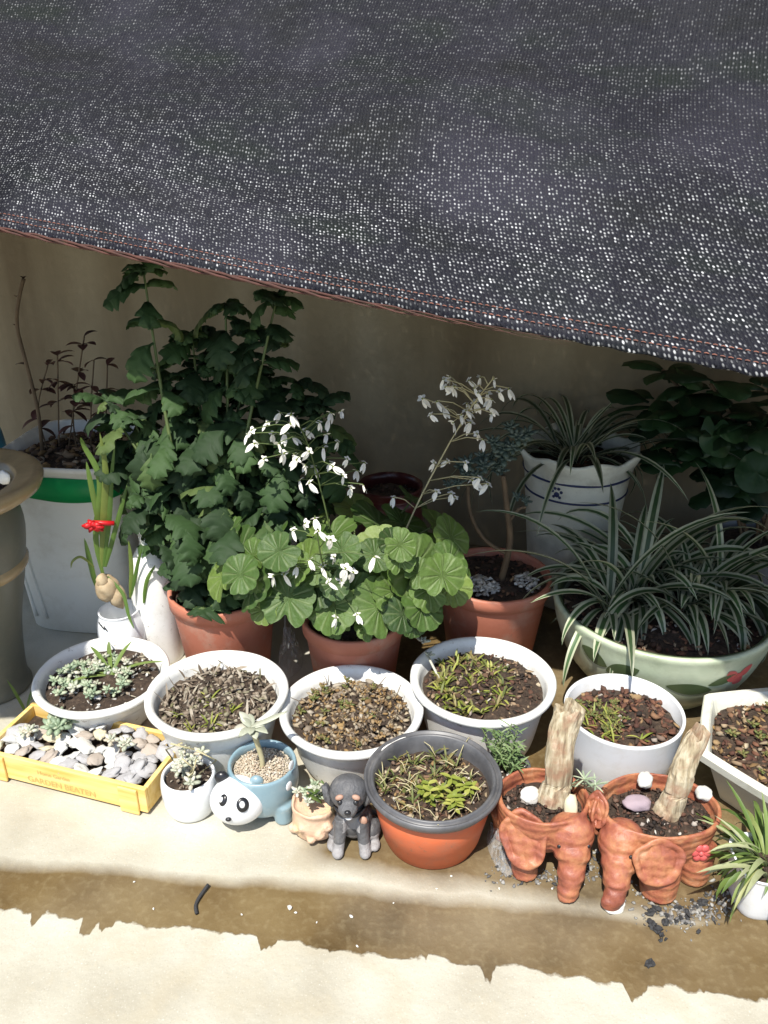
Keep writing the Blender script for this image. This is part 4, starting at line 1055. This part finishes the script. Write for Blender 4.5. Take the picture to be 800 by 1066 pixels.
# succulent tree in terracotta pot with white gravel
t, C = terracotta(515, 600, .160, .102, .078, 'succulent_plant', 'woody succulent with grey rosettes in a terracotta pot topped with white gravel', dy=.012)
soil(t, C, .092, .144, [M['soil'], M['crumbs_dark'], M['crumbs_red']], 200, .003, .007)
mb = MB(); crumbs(mb, C+Vector((-.035, -.035, 0)), .042, .036, .152, 170, .004, .0075, 0, .008); crumbs(mb, C+Vector((.055, -.02, 0)), .022, .03, .150, 55, .004, .0075, 0, .006)
tag(mb.build('gravel', M['gravel_white'], t), kind='stuff')
ms = MB(); mb = MB(); b0 = C+Vector((.012, -.01, .15))
y = C.y-.01
def pl(pp): return smoothprof([tuple(PY(a, b_, y)) if not isinstance(a, Vector) else tuple(a) for a, b_ in pp], 5)
m1 = smoothprof([tuple(b0), tuple(PY(531, 565, y)), tuple(PY(528, 530, y)), tuple(PY(524, 495, y))], 5); tube(ms, m1, [.0062-.002*i/len(m1) for i in range(len(m1))], 9)
m2 = smoothprof([tuple(PY(530, 578, y)), tuple(PY(505, 562, y)), tuple(PY(490, 535, y)), tuple(PY(487, 505, y))], 5); tube(ms, m2, .0032, 8)
m3 = smoothprof([tuple(PY(529, 545, y)), tuple(PY(540, 530, y)), tuple(PY(548, 528, y))], 3); tube(ms, m3, .0028, 8)
ms.build('trunk', M['stem_brown'], t)
for (px, py, r, k) in ((522, 470, .030, 6), (540, 452, .026, 5), (508, 482, .024, 3), (484, 488, .026, 4), (474, 498, .018, 2), (549, 526, .016, 3), (524, 492, .02, 3)):
    for q in range(k): rosette(mb, PY(px+R.uniform(-12, 12), py+R.uniform(-9, 9), y+R.uniform(-.02, .02)), r*R.uniform(.6, .9), 12, tiltv=(R.uniform(-.6, .6), -.8, .8))
mb.build('rosettes', M['leaf_grey'], t)

# ------------------------------------------------------------------ blue banded pot with spider plant
C = Vector((.370, 1.488, 0)); h = .325
t = thing('spider_plant', 'spider plant in a tall cream pot with blue bands and paw print', 'potted plant', C)
mb = MB(); vs = []; prof = [(.068, 0), (.072, .004), (.082, .10), (.092, .2), (.099, .27), (.104, .298), (.116, .322), (.114, .328), (.108, .325), (.097, .30), (.09, .27), (0, .265)]
S = 96; uvv = []
for j, (r, z) in enumerate(prof):
    for i in range(S):
        a = 2*math.pi*i/S; fr = (1 if z > .29 else 0)*(r > .09); rr_ = r+fr*.0035*math.sin(8*a); zz = z+fr*.005*math.sin(8*a+.5)
        vs.append((C.x+rr_*math.cos(a), C.y+rr_*math.sin(a), zz)); uvv.append((0, 0))
fs = [(j*S+i, j*S+(i+1) % S, (j+1)*S+(i+1) % S, (j+1)*S+i) for j in range(len(prof)-1) for i in range(S)]; fs.append(tuple(range(S))[::-1])
mb.add(vs, fs); mb.build('pot', M['cream_glaze'], t)
def rad_at(z):
    for (r0, z0), (r1, z1) in zip(prof[:6], prof[1:6]):
        if z0 <= z <= z1: return r0+(r1-r0)*(z-z0)/(z1-z0)
    return .1
for z in (.283, .245):
    mb = MB(); tube(mb, [C+Vector(((rad_at(z)+.0006)*math.cos(a), (rad_at(z)+.0006)*math.sin(a), z)) for a in [k*2*math.pi/80 for k in range(81)]], .0021, 6, cap=False); mb.build('painted_band', M['navy'], t)
mb = MB(); pc = PY(577, 516, C.y-.094); aa = math.atan2(pc.y-C.y, pc.x-C.x)
def onpot(da, z): a = aa+da; r = rad_at(z)+.0005; return C+Vector((r*math.cos(a), r*math.sin(a), z)), Vector((math.cos(a), math.sin(a), 0))
for (da, dz, s) in ((0, -.004, .0055), (-.085, .002, .0032), (-.035, .0085, .0033), (.035, .0085, .0033), (.085, .002, .0032), (-.06, -.009, .003), (.06, -.009, .003)):
    p, nn = onpot(da, .264+dz); blobp(mb, p, (s, s, .0012), 2, 0, nn.to_track_quat('Z', 'Y').to_matrix())
mb.build('paw_print', M['navy'], t)
soil(t, C, .095, .292, [M['soil'], M['crumbs_red']], 120, .003, .007)
def spider(C, z, n, L0, L1, mat, parent, spread, Wd=(.007, .012), seedr=.03, azr=(0, 6.283), el=(.35, 1.35), dr=(.9, 2.2)):
    mb = MB()
    for _ in range(n):
        a = R.uniform(*azr); q = R.uniform(0, seedr)
        if math.sin(a) < -.35 and R.random() < .8: continue
        strap(mb, C+Vector((q*math.cos(a)*spread, q*math.sin(a)*spread, z)), a+R.uniform(-.5, .5), R.uniform(*el), R.uniform(L0, L1), R.uniform(*Wd), R.uniform(*dr), 14, fold=.3, twist=R.uniform(-.5, .5), curlpow=R.uniform(.9, 1.8))
    return mb.build('foliage', mat, parent)
spider(C+Vector((-.01, -.01, 0)), .305, 90, .15, .27, M['leaf_spider_in'], t, 1, (.009, .013), .04, el=(.25, 1.15), dr=(1.3, 2.6))
mb = MB()
mb2 = PY(540, 415, C.y)
strap(mb, C+Vector((-.02, 0, .30)), .3, 1.05, .17, .009, .4, 12)
strap(mb, C+Vector((.02, -.03, .30)), -.5, .9, .42, .008, 1.9, 16); strap(mb, C+Vector((.04, -.03, .30)), -.2, .8, .38, .008, 1.7, 16)
mb.build('long_leaves', M['leaf_spider_in'], t)

# ------------------------------------------------------------------ big jade bowl
C = Vector((.470, 1.216, 0)); 
t = thing('spider_plant', 'large spider plant in a wide pale green glazed bowl at the right', 'potted plant', C)
RB = .182; hb = .152
prof = smoothprof([(.105, 0), (.112, .006), (.150, .05), (.172, .105), (.179, .135), (RB, .146), (.181, hb), (.175, hb+.001), (.168, .144), (.165, .13), (.15, .10), (0, .10)], 3)
mb = MB(); lathe(mb, C, prof, 96); mb.build('bowl', M['jade'], t)
mb = MB(); lathe(mb, C, [(.1745, hb+.0012), (.1735, hb+.0016), (.167, .146), (.1655, .135)], 96, cap=False); mb.build('inner_rim', M['jade_dark'], t)
soil(t, C, .162, .128, [M['soil'], M['crumbs_brown'], M['crumbs_dark'], M['crumbs_red']], 800, .003, .008, .012, seed=4)
# leaf painting on the bowl
def bowlr(z):
    for (r0, z0), (r1, z1) in zip(prof, prof[1:]):
        if z0 <= z <= z1 and z1 > z0: return r0+(r1-r0)*(z-z0)/(z1-z0)
    return .15
def decal(name, cells, mat, a0, z0):
    mb = MB()
    for (da, dz, la, lz, rt) in cells:
        vs = []; n = 14
        for i in range(n+1):
            q = i/n; w = math.sin(math.pi*q)**.8*.5
            for s in (-1, 0, 1):
                u = (q-.5)*la; v = s*w*lz
                uu = u*math.cos(rt)-v*math.sin(rt); vv = u*math.sin(rt)+v*math.cos(rt)
                a = a0+da+uu/.165; z = min(.143, max(.012, z0+dz+vv)); r = bowlr(z)+.0008
                vs.append(C+Vector((r*math.cos(a), r*math.sin(a), z)))
        fs = []
        for i in range(n):
            for k in range(2): o = i*3+k; fs.append((o, o+1, o+4, o+3))
        mb.add(vs, fs)
    return mb.build(name, mat, t)
aF = -math.pi/2
decal('painted_leaf', [(.0, -.035, .075, .026, -.15), (.30, -.02, .05, .02, .3), (-.62, -.02, .06, .028, .5), (-.9, -.015, .05, .03, -.4), (-.42, -.045, .05, .02, -.3)], M['jade_dark'], aF, .125)
decal('painted_flower', [(.42, -.02, .03, .02, 0), (.52, -.012, .03, .02, .9), (.36, -.012, .028, .018, 2.2), (.48, -.03, .03, .018, -.6)], M['pink'], aF, .125)
bz = []
mb = MB()
for cx, cy, n in ((-.045, .02, 34), (.04, -.01, 36), (.0, .06, 32), (.10, .03, 30), (-.09, -.02, 16)):
    for _ in range(n):
        a = R.uniform(0, 6.283); fr_ = .68 if math.sin(a) < -.35 else 1
        strap(mb, C+Vector((cx+R.uniform(-.012, .012), cy+R.uniform(-.012, .012), .135)), a, R.uniform(.45, 1.45), fr_*R.uniform(.15, .31), R.uniform(.012, .019), R.uniform(1.0, 2.5), 15, fold=.3, twist=R.uniform(-.6, .6), curlpow=R.uniform(.9, 1.8))
mb.build('foliage', M['leaf_spider'], t)

# ------------------------------------------------------------------ dark leafy shrub at the right back
C = Vector((.72, 1.44, 0))
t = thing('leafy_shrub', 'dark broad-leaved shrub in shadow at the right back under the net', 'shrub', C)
mb = MB(); lathe(mb, C, pot_profile(.09, .16, .065), 48); mb.build('pot', M['black_plastic'], t)
soil(t, C, .07, .14, [M['soil'], M['crumbs_dark']], 60, .003, .006)
mb = MB(); ms = MB()
for k, (px, py, y) in enumerate(((690, 385, 1.46), (740, 400, 1.40), (780, 440, 1.36), (760, 500, 1.34), (720, 440, 1.42), (800, 400, 1.40), (830, 460, 1.38), (700, 480, 1.42), (680, 420, 1.48))):
    tp = PY(px, py, y); p0 = C+Vector((R.uniform(-.03, .03), R.uniform(-.02, .02), .15))
    pts = smoothprof([tuple(p0), tuple(p0.lerp(tp, .5)+Vector((0, 0, .05))), tuple(tp)], 6); tube(ms, pts, .003, 6)
    for q in range(22):
        pp = pts[R.randint(4, len(pts)-1)]+Vector((R.uniform(-.02, .02), R.uniform(-.02, .02), R.uniform(-.01, .02)))
        lobed(mb, pp, R.uniform(0, 6.28), R.uniform(-.2, .6), R.uniform(.05, .10), R.uniform(.04, .065), R.uniform(.4, 1.2), 0, 12, 2, .15, .004, R.uniform(-.4, .4))
roundleaf(mb, PY(788, 492, 1.30), (-.1, -.8, .6), .036, 1, 0, 3, .1); roundleaf(mb, PY(745, 455, 1.35), (.3, -.8, .5), .035, 3, 0, 3, .1)
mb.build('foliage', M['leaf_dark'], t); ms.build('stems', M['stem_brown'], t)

# ------------------------------------------------------------------ left back : bucket, sack, bulb jar, urn, bottle
C = Vector((-.562, 1.452, 0)); rb_ = rad(-8)
t = thing('bucket_planter', 'big white square-cornered plastic bucket with green band and dry wine-red sprigs', 'planter', C)
h = .345; mb = MB(); lathe(mb, C, [(.108, 0), (.112, .004), (.118, .12), (.122, .24), (.1235, h-.012), (.127, h-.010), (.128, h-.002), (.126, h), (.122, h-.002), (.118, h-.03), (.115, .27), (0, .27)], 96, sq=4.5, rot=rb_, wob=.0016); mb.build('bucket', M['bucket'], t)
def sqband(z0, z1, a0, a1, off=.0015):
    mb = MB(); n = 60; vs = []
    for i in range(n+1):
        a = a0+(a1-a0)*i/n; zt = .006*math.sin(3*(a-a0))
        for z in (z0+zt, z1):
            r = .122+off+(z-.24)*.012; rr_ = r/(abs(math.cos(a))**4.5+abs(math.sin(a))**4.5)**(1/4.5)
            p = Matrix.Rotation(rb_, 3, 'Z') @ Vector((rr_*math.cos(a), rr_*math.sin(a), z)); vs.append(C+p)
    mb.add(vs, [(2*i, 2*i+2, 2*i+3, 2*i+1) for i in range(n)]); return mb
sqband(.285, .325, rad(-170), rad(-20)).build('green_band', M['green_band'], t, solid=.0008)
sqband(.13, .235, rad(-140), rad(-137)).build('green_stripe', M['jade_dark'], t, solid=.0008)
mb = MB()
for a in (rad(-128), rad(-118)):
    pts = []
    for k in range(12):
        z = .03+.23*k/11; aa_ = a+(k/11)*-.12; r = .1135+z*.035; rr_ = r/(abs(math.cos(aa_))**4.5+abs(math.sin(aa_))**4.5)**(1/4.5); p = Matrix.Rotation(rb_, 3, 'Z') @ Vector((rr_*math.cos(aa_), rr_*math.sin(aa_), z)); pts.append(C+p)
    tube(mb, pts, .0035, 8)
mb.build('moulded_rib', M['bucket'], t)
soil(t, C, .118, .318, [M['soil'], M['crumbs_brown'], M['crumbs_orange']], 340, .004, .012, .012)
ms = MB(); mb = MB()
S1 = [PY(45, 480, 1.43), PY(40, 430, 1.43), PY(28, 380, 1.43), PY(18, 340, 1.44), PY(20, 310, 1.44), PY(25, 290, 1.45)]
tube(ms, smoothprof([tuple(p) for p in S1], 4), .0034, 7)
for (bx, by, tx, ty) in ((50, 470, 50, 380), (62, 465, 60, 370), (80, 470, 78, 400), (95, 470, 98, 375), (110, 470, 112, 380), (70, 480, 88, 350)):
    p = PY(bx, by, 1.45); e = PY(tx, ty, 1.46); pts = smoothprof([tuple(p), tuple((p+e)/2+Vector((R.uniform(-.02, .02), 0, 0))), tuple(e)], 5); tube(ms, pts, .0014, 5)
    for q in range(12):
        pp = pts[R.randint(3, len(pts)-1)]; strap(mb, pp, R.uniform(0, 6.28), R.uniform(-.3, .8), R.uniform(.02, .038), R.uniform(.010, .018), .8, 6, base=.2)
for pp in S1[2:]:
    strap(mb, pp, R.uniform(0, 6.28), .4, .025, .01, .8, 6, base=.2)
ms.build('stems', M['stem_brown'], t); mb.build('dry_leaves', M['leaf_wine'], t)

C = Vector((-.403, 1.272, 0))
t = thing('white_bottle', 'rounded glossy white plastic bottle standing left of the chrysanthemum pot', 'bottle', C)
mb = MB(); lathe(mb, C, smoothprof([(.034, 0), (.039, .006), (.040, .08), (.039, .15), (.034, .19), (.024, .215), (.015, .228), (.014, .245), (0, .246)], 4), 48, wob=.0015); mb.build('bottle_body', M['white_pot'], t)
mb = MB(); lathe(mb, C, [(.016, .2465), (.0165, .266), (.015, .268), (0, .268)], 32); mb.build('cap', M['white_glaze'], t)

C = P(124, 636, .115); C.z = 0
t = thing('bulb_plant', 'sprouting bulb tied with red ribbon in a white jar beside the bucket', 'potted plant', C)
mb = MB(); lathe(mb, C, smoothprof([(.030, 0), (.035, .004), (.041, .05), (.040, .09), (.034, .112), (.035, .118), (.032, .118), (.030, .11), (.033, .07), (0, .06)], 3), 48); mb.build('jar', M['white_cup'], t)
mb = MB(); 
for k, (px, py) in enumerate(((103, 655), (107, 657), (111, 658))):
    e = PY(px, py-4, C.y-.036); dv = Vector((e.x-C.x, e.y-C.y, 0)).normalized()*.0402; e = Vector((C.x+dv.x, C.y+dv.y, e.z))
    tube(mb, [e+Vector((-.002, 0, .005-.003*(k == 1))), e+Vector((0, -.0006, 0)), e+Vector((.002, 0, -.004))], .0011, 5)
mb.build('painted_mark', M['black_glaze'], t)
mb = MB(); bc = PY(112, 612, C.y-.004)
blobp(mb, bc, (.020, .019, .024), 3, 0, None, .25, 2); blobp(mb, bc+Vector((-.004, -.008, .018)), (.011, .010, .014), 2, 0, None, .3, 4); blobp(mb, bc+Vector((.016, 0, -.016)), (.014, .014, .022), 2, 0, None, .4, 6); mb.build('bulb', M['bulb'], t)
y = C.y-.005; mb = MB()
def blade(pp, w, mi=0):
    pts = smoothprof([tuple(PY(a, b_, y+dy)) for a, b_, dy in pp], 6); n = len(pts); vs = []; uvs = []
    for i, p in enumerate(pts):
        d = (pts[min(i+1, n-1)]-pts[max(0, i-1)]).normalized(); s = d.cross(Vector((.2, -1, .3))).normalized(); q = i/(n-1)
        ww = w*.36*min(1, .5+q*2)*(1-max(0, (q-.5)/.5)**2); nn = s.cross(d)
        vs += [p-s*ww, p+nn*ww*.4, p+s*ww]; uvs += [(0, q), (.5, q), (1, q)]
    mb.add(vs, [(i*3+k, i*3+k+1, i*3+k+4, i*3+k+3) for i in range(n-1) for k in range(2)], mi, uvs)
blade([(108, 600, 0), (100, 560, 0), (104, 500, 0), (88, 465, 0), (84, 455, -.01)], .013); blade([(106, 590, 0), (108, 540, 0), (110, 490, -.005), (104, 450, -.01)], .015)
blade([(108, 590, 0), (114, 540, 0), (116, 500, 0), (120, 460, 0)], .011); blade([(110, 590, 0), (122, 545, 0), (134, 500, .01)], .011); blade([(106, 560, 0), (96, 510, 0), (90, 480, 0)], .012)
blade([(136, 622, 0), (137, 590, 0), (134, 562, 0)], .010); blade([(137, 620, 0), (143, 590, 0), (148, 570, 0)], .008); blade([(150, 628, 0), (153, 605, 0), (162, 588, 0)], .009); blade([(100, 610, 0), (94, 585, 0), (88, 560, 0)], .012)
blade([(112, 600, 0), (128, 618, -.01), (134, 640, -.02), (140, 655, -.03)], .008)
blade([(98, 590, 0), (85, 580, -.01), (76, 584, -.02), (74, 592, -.02)], .006)
mb.build('leaves', M['leaf_bulb'], t)
rc = PY(99, 547, y-.012); mb = MB()
for k in range(9):
    a = k*.7; e = rc+Vector((.018*math.cos(a), R.uniform(-.01, .004), .011*math.sin(a))); tube(mb, [rc, (rc+e)/2+Vector((0, -.006, .003)), e], [.004, .0052, .002], 7)
blobp(mb, rc, (.010, .008, .007), 2); tube(mb, [rc+Vector((-.008, 0, .004)), rc+Vector((.03, .006, .001))], [.005, .004], 7); mb.build('ribbon', M['red'], t)

C = Vector((-.672, 1.178, 0))
t = thing('stone_urn', 'tall brown-glazed urn with a wide flat rim at the left edge', 'urn', C)
h = .385
mb = MB(); lathe(mb, C, smoothprof([(.060, 0), (.063, .006), (.058, .03), (.066, .12), (.088, .22), (.100, .29), (.097, .33), (.094, .345)], 4), 72); mb.build('body', M['urn_body'], t)
mb = MB(); lathe(mb, C, [(.094, .345), (.118, .352), (.137, .365), (.142, .376), (.141, .384), (.136, h+.002), (.125, h), (.103, h-.004), (.098, h-.006), (.092, h-.02), (.088, .30)], 80, cap=False); mb.build('rim', M['urn'], t)
soil(t, C, .092, .355, [M['soil'], M['crumbs_dark']], 150, .003, .008)
mb = MB(); blobp(mb, PY(4, 497, 1.12), (.010, .006, .012), 2, 0, None, .4, 1); mb.build('white_stone', M['white_stone'], t)
mb = MB(); lathe(mb, C, [(.0900, .225), (.0955, .232), (.0965, .240), (.0925, .246)], 72, cap=False); mb.build('moulded_band', M['urn'], t)
# grass blade arching at the foot of the urn
Cg = Vector((-.585, 1.10, 0))
t = thing('grass_tuft', 'single arching green blade growing beside the foot of the urn', 'grass tuft', Cg)
mb = MB()
strap(mb, Cg, rad(160), 1.3, .07, .006, .2, 8); strap(mb, Cg+Vector((.0, .0, 0)), rad(20), 1.5, .15, .007, 2.3, 14); strap(mb, Cg, rad(60), 1.45, .09, .005, 1.2, 8)
mb.build('blades', M['leaf_grass'], t)

Cb = PY(6, 440, 1.62); Cb = Vector((-.80, 1.56, 0))
t = thing('water_bottle', 'blue plastic bottle in the dark corner behind the white bucket', 'bottle', Cb)
mb = MB(); lathe(mb, Cb, smoothprof([(.040, 0), (.045, .005), (.045, .15), (.041, .17), (.045, .19), (.045, .30), (.035, .35), (.016, .375), (.015, .39), (0, .39)], 3), 40); mb.build('bottle_body', M['blue_plastic'], t)
mb = MB(); lathe(mb, Cb, [(.018, .3905), (.018, .41), (0, .412)], 24); mb.build('cap', M['white_glaze'], t)

# ------------------------------------------------------------------ litter on the ground
tw = MB(); pts = [P(205, 951, .003), P(204, 942, .003), P(209, 932, .004), P(217, 921, .005)]
tube(tw, smoothprof([tuple(p) for p in pts], 4), .0022, 7); tag(tw.build('twig', M['charcoal']), 'short curved black twig lying on the damp strip', 'twig')
for k in range(24):
    px, py = R.choice(((690, 962), (700, 968), (712, 975), (735, 958), (724, 946), (705, 990), (692, 948))); px += R.gauss(0, 14); py += R.gauss(0, 9)
    mb = MB(); q_ = R.uniform(.5, 1.3); blobp(mb, (0, 0, 0), (.0045*q_, .0034*q_, .0028*q_), 2, 0, rrot(), 1.3, k*2.7); o = mb.build('charcoal_bit', M['charcoal'], smooth=False); o.location = P(px, py, .003)
    tag(o, 'black charcoal crumb on the ground before the right elephant planter', 'charcoal', 'charcoal crumbs by the right elephant')
for k, (px, py, s) in enumerate(((302, 945, .004), (308, 950, .0025), (366, 954, .0035), (160, 946, .002), (252, 952, .002), (372, 985, .002), (470, 912, .002), (455, 925, .0018), (575, 925, .002), (520, 925, .002), (140, 918, .0018), (410, 940, .0015), (330, 960, .0015))):
    mb = MB(); blobp(mb, (0, 0, 0), (s, s*.8, s*.6), 1, 0, rrot(), .6, k*3); o = mb.build('white_crumb', M['crumb']); o.location = P(px, py, s*.5)
    tag(o, 'tiny white crumb on the concrete in front of the pots', 'crumb', 'white crumbs scattered on the concrete')
def patch(px, py, w, d, mat, name, label, hh, seed, cat, amp=1.0):
    c = P(px, py, 0); mb = MB(); n = 26; vs = []
    for j in range(n+1):
        for i in range(n+1):
            x = (i/n-.5)*2; y_ = (j/n-.5)*2; q = max(abs(x), abs(y_)); th = math.atan2(y_, x)
            k = 1+.25*noise.noise(Vector((math.cos(th)*1.5+seed, math.sin(th)*1.5, seed))); f = math.sqrt(max(0, 1-q))
            z = hh*(1-q*q)*(.45+1.1*abs(noise.noise(Vector((x*3+seed, y_*3, seed*2)))*amp))+hh*.35*noise.noise(Vector((x*9+seed, y_*9, 1)))*(1-q)
            ln = math.hypot(x, y_) or 1; sc2 = q/ln
            vs.append((c.x+x*sc2*w*k, c.y+y_*sc2*d*k, max(.0005, z+.0005)))
    mb.add(vs, [(j*(n+1)+i, j*(n+1)+i+1, (j+1)*(n+1)+i+1, (j+1)*(n+1)+i) for j in range(n) for i in range(n)])
    return tag(mb.build(name, mat, smooth=False), label, cat)
patch(524, 880, .022, .045, M['film'], 'plastic_scrap', 'crumpled clear plastic scrap between orange pot and left elephant', .045, 5, 'plastic scrap')
patch(302, 690, .022, .045, M['film'], 'plastic_scrap', 'crumpled clear plastic scrap between the two back terracotta pots', .08, 8, 'plastic scrap')
gm = island('grey_grit', [(0, (.03, .03, .03)), (.3, (.16, .155, .15)), (.6, (.24, .23, .21)), (.85, (.38, .37, .34)), (1, (.08, .06, .04))], .9)
mb = MB()
for (px, py, sx, sy, n) in ((722, 950, 16, 6, 150), (700, 955, 18, 8, 90), (750, 940, 12, 9, 70), (565, 912, 12, 6, 70), (525, 900, 9, 14, 90), (610, 900, 10, 12, 80), (675, 925, 8, 10, 60)):
    for _ in range(n):
        c = P(px+R.gauss(0, sx), py+R.gauss(0, sy), .001); s_ = R.choice((.0010, .0014, .002, .0032))
        blobp(mb, c, (s_*R.uniform(.8, 1.5), s_, s_*.6), 1, 0, rrot(), .9, R.random()*9)
tag(mb.build('grit', gm), 'loose grey grit scattered round the feet of the elephant planters', 'grit', None, 'stuff')

# ------------------------------------------------------------------ camera and light
cam = bpy.data.cameras.new('camera'); co = bpy.data.objects.new('camera', cam); COL.objects.link(co)
co.location = (0, 0, CAMZ); co.rotation_euler = (rad(90)-PITCH, 0, 0)
cam.sensor_fit = 'VERTICAL'; cam.sensor_height = 24; cam.lens = 24*F/H_; cam.clip_start = .02; cam.clip_end = 200
sc.camera = co
SUN_EL, SUN_AZ = rad(61.5), rad(200)       # azimuth of the sun itself, measured from +Y clockwise
sv = Vector((math.sin(SUN_AZ)*math.cos(SUN_EL), math.cos(SUN_AZ)*math.cos(SUN_EL), math.sin(SUN_EL)))
sl = bpy.data.lights.new('sun', 'SUN'); sl.energy = 5.0; sl.angle = rad(.6); sl.color = (1, .96, .88)
so = bpy.data.objects.new('sun', sl); COL.objects.link(so); so.rotation_euler = sv.to_track_quat('Z', 'Y').to_euler(); so.location = (0, 0, 5)
w = bpy.data.worlds.new('World'); sc.world = w; w.use_nodes = True; nt = w.node_tree
sky = nt.nodes.new('ShaderNodeTexSky'); sky.sky_type = 'NISHITA'; sky.sun_disc = False; sky.sun_elevation = SUN_EL; sky.sun_rotation = SUN_AZ
nt.links.new(sky.outputs[0], nt.nodes['Background'].inputs[0]); nt.nodes['Background'].inputs[1].default_value = .13
sc.view_settings.view_transform = 'Standard'; sc.view_settings.look = 'None'; sc.view_settings.gamma = 1
sc.view_settings.exposure = .44
sc.cycles.max_bounces = 8; sc.cycles.transparent_max_bounces = 12
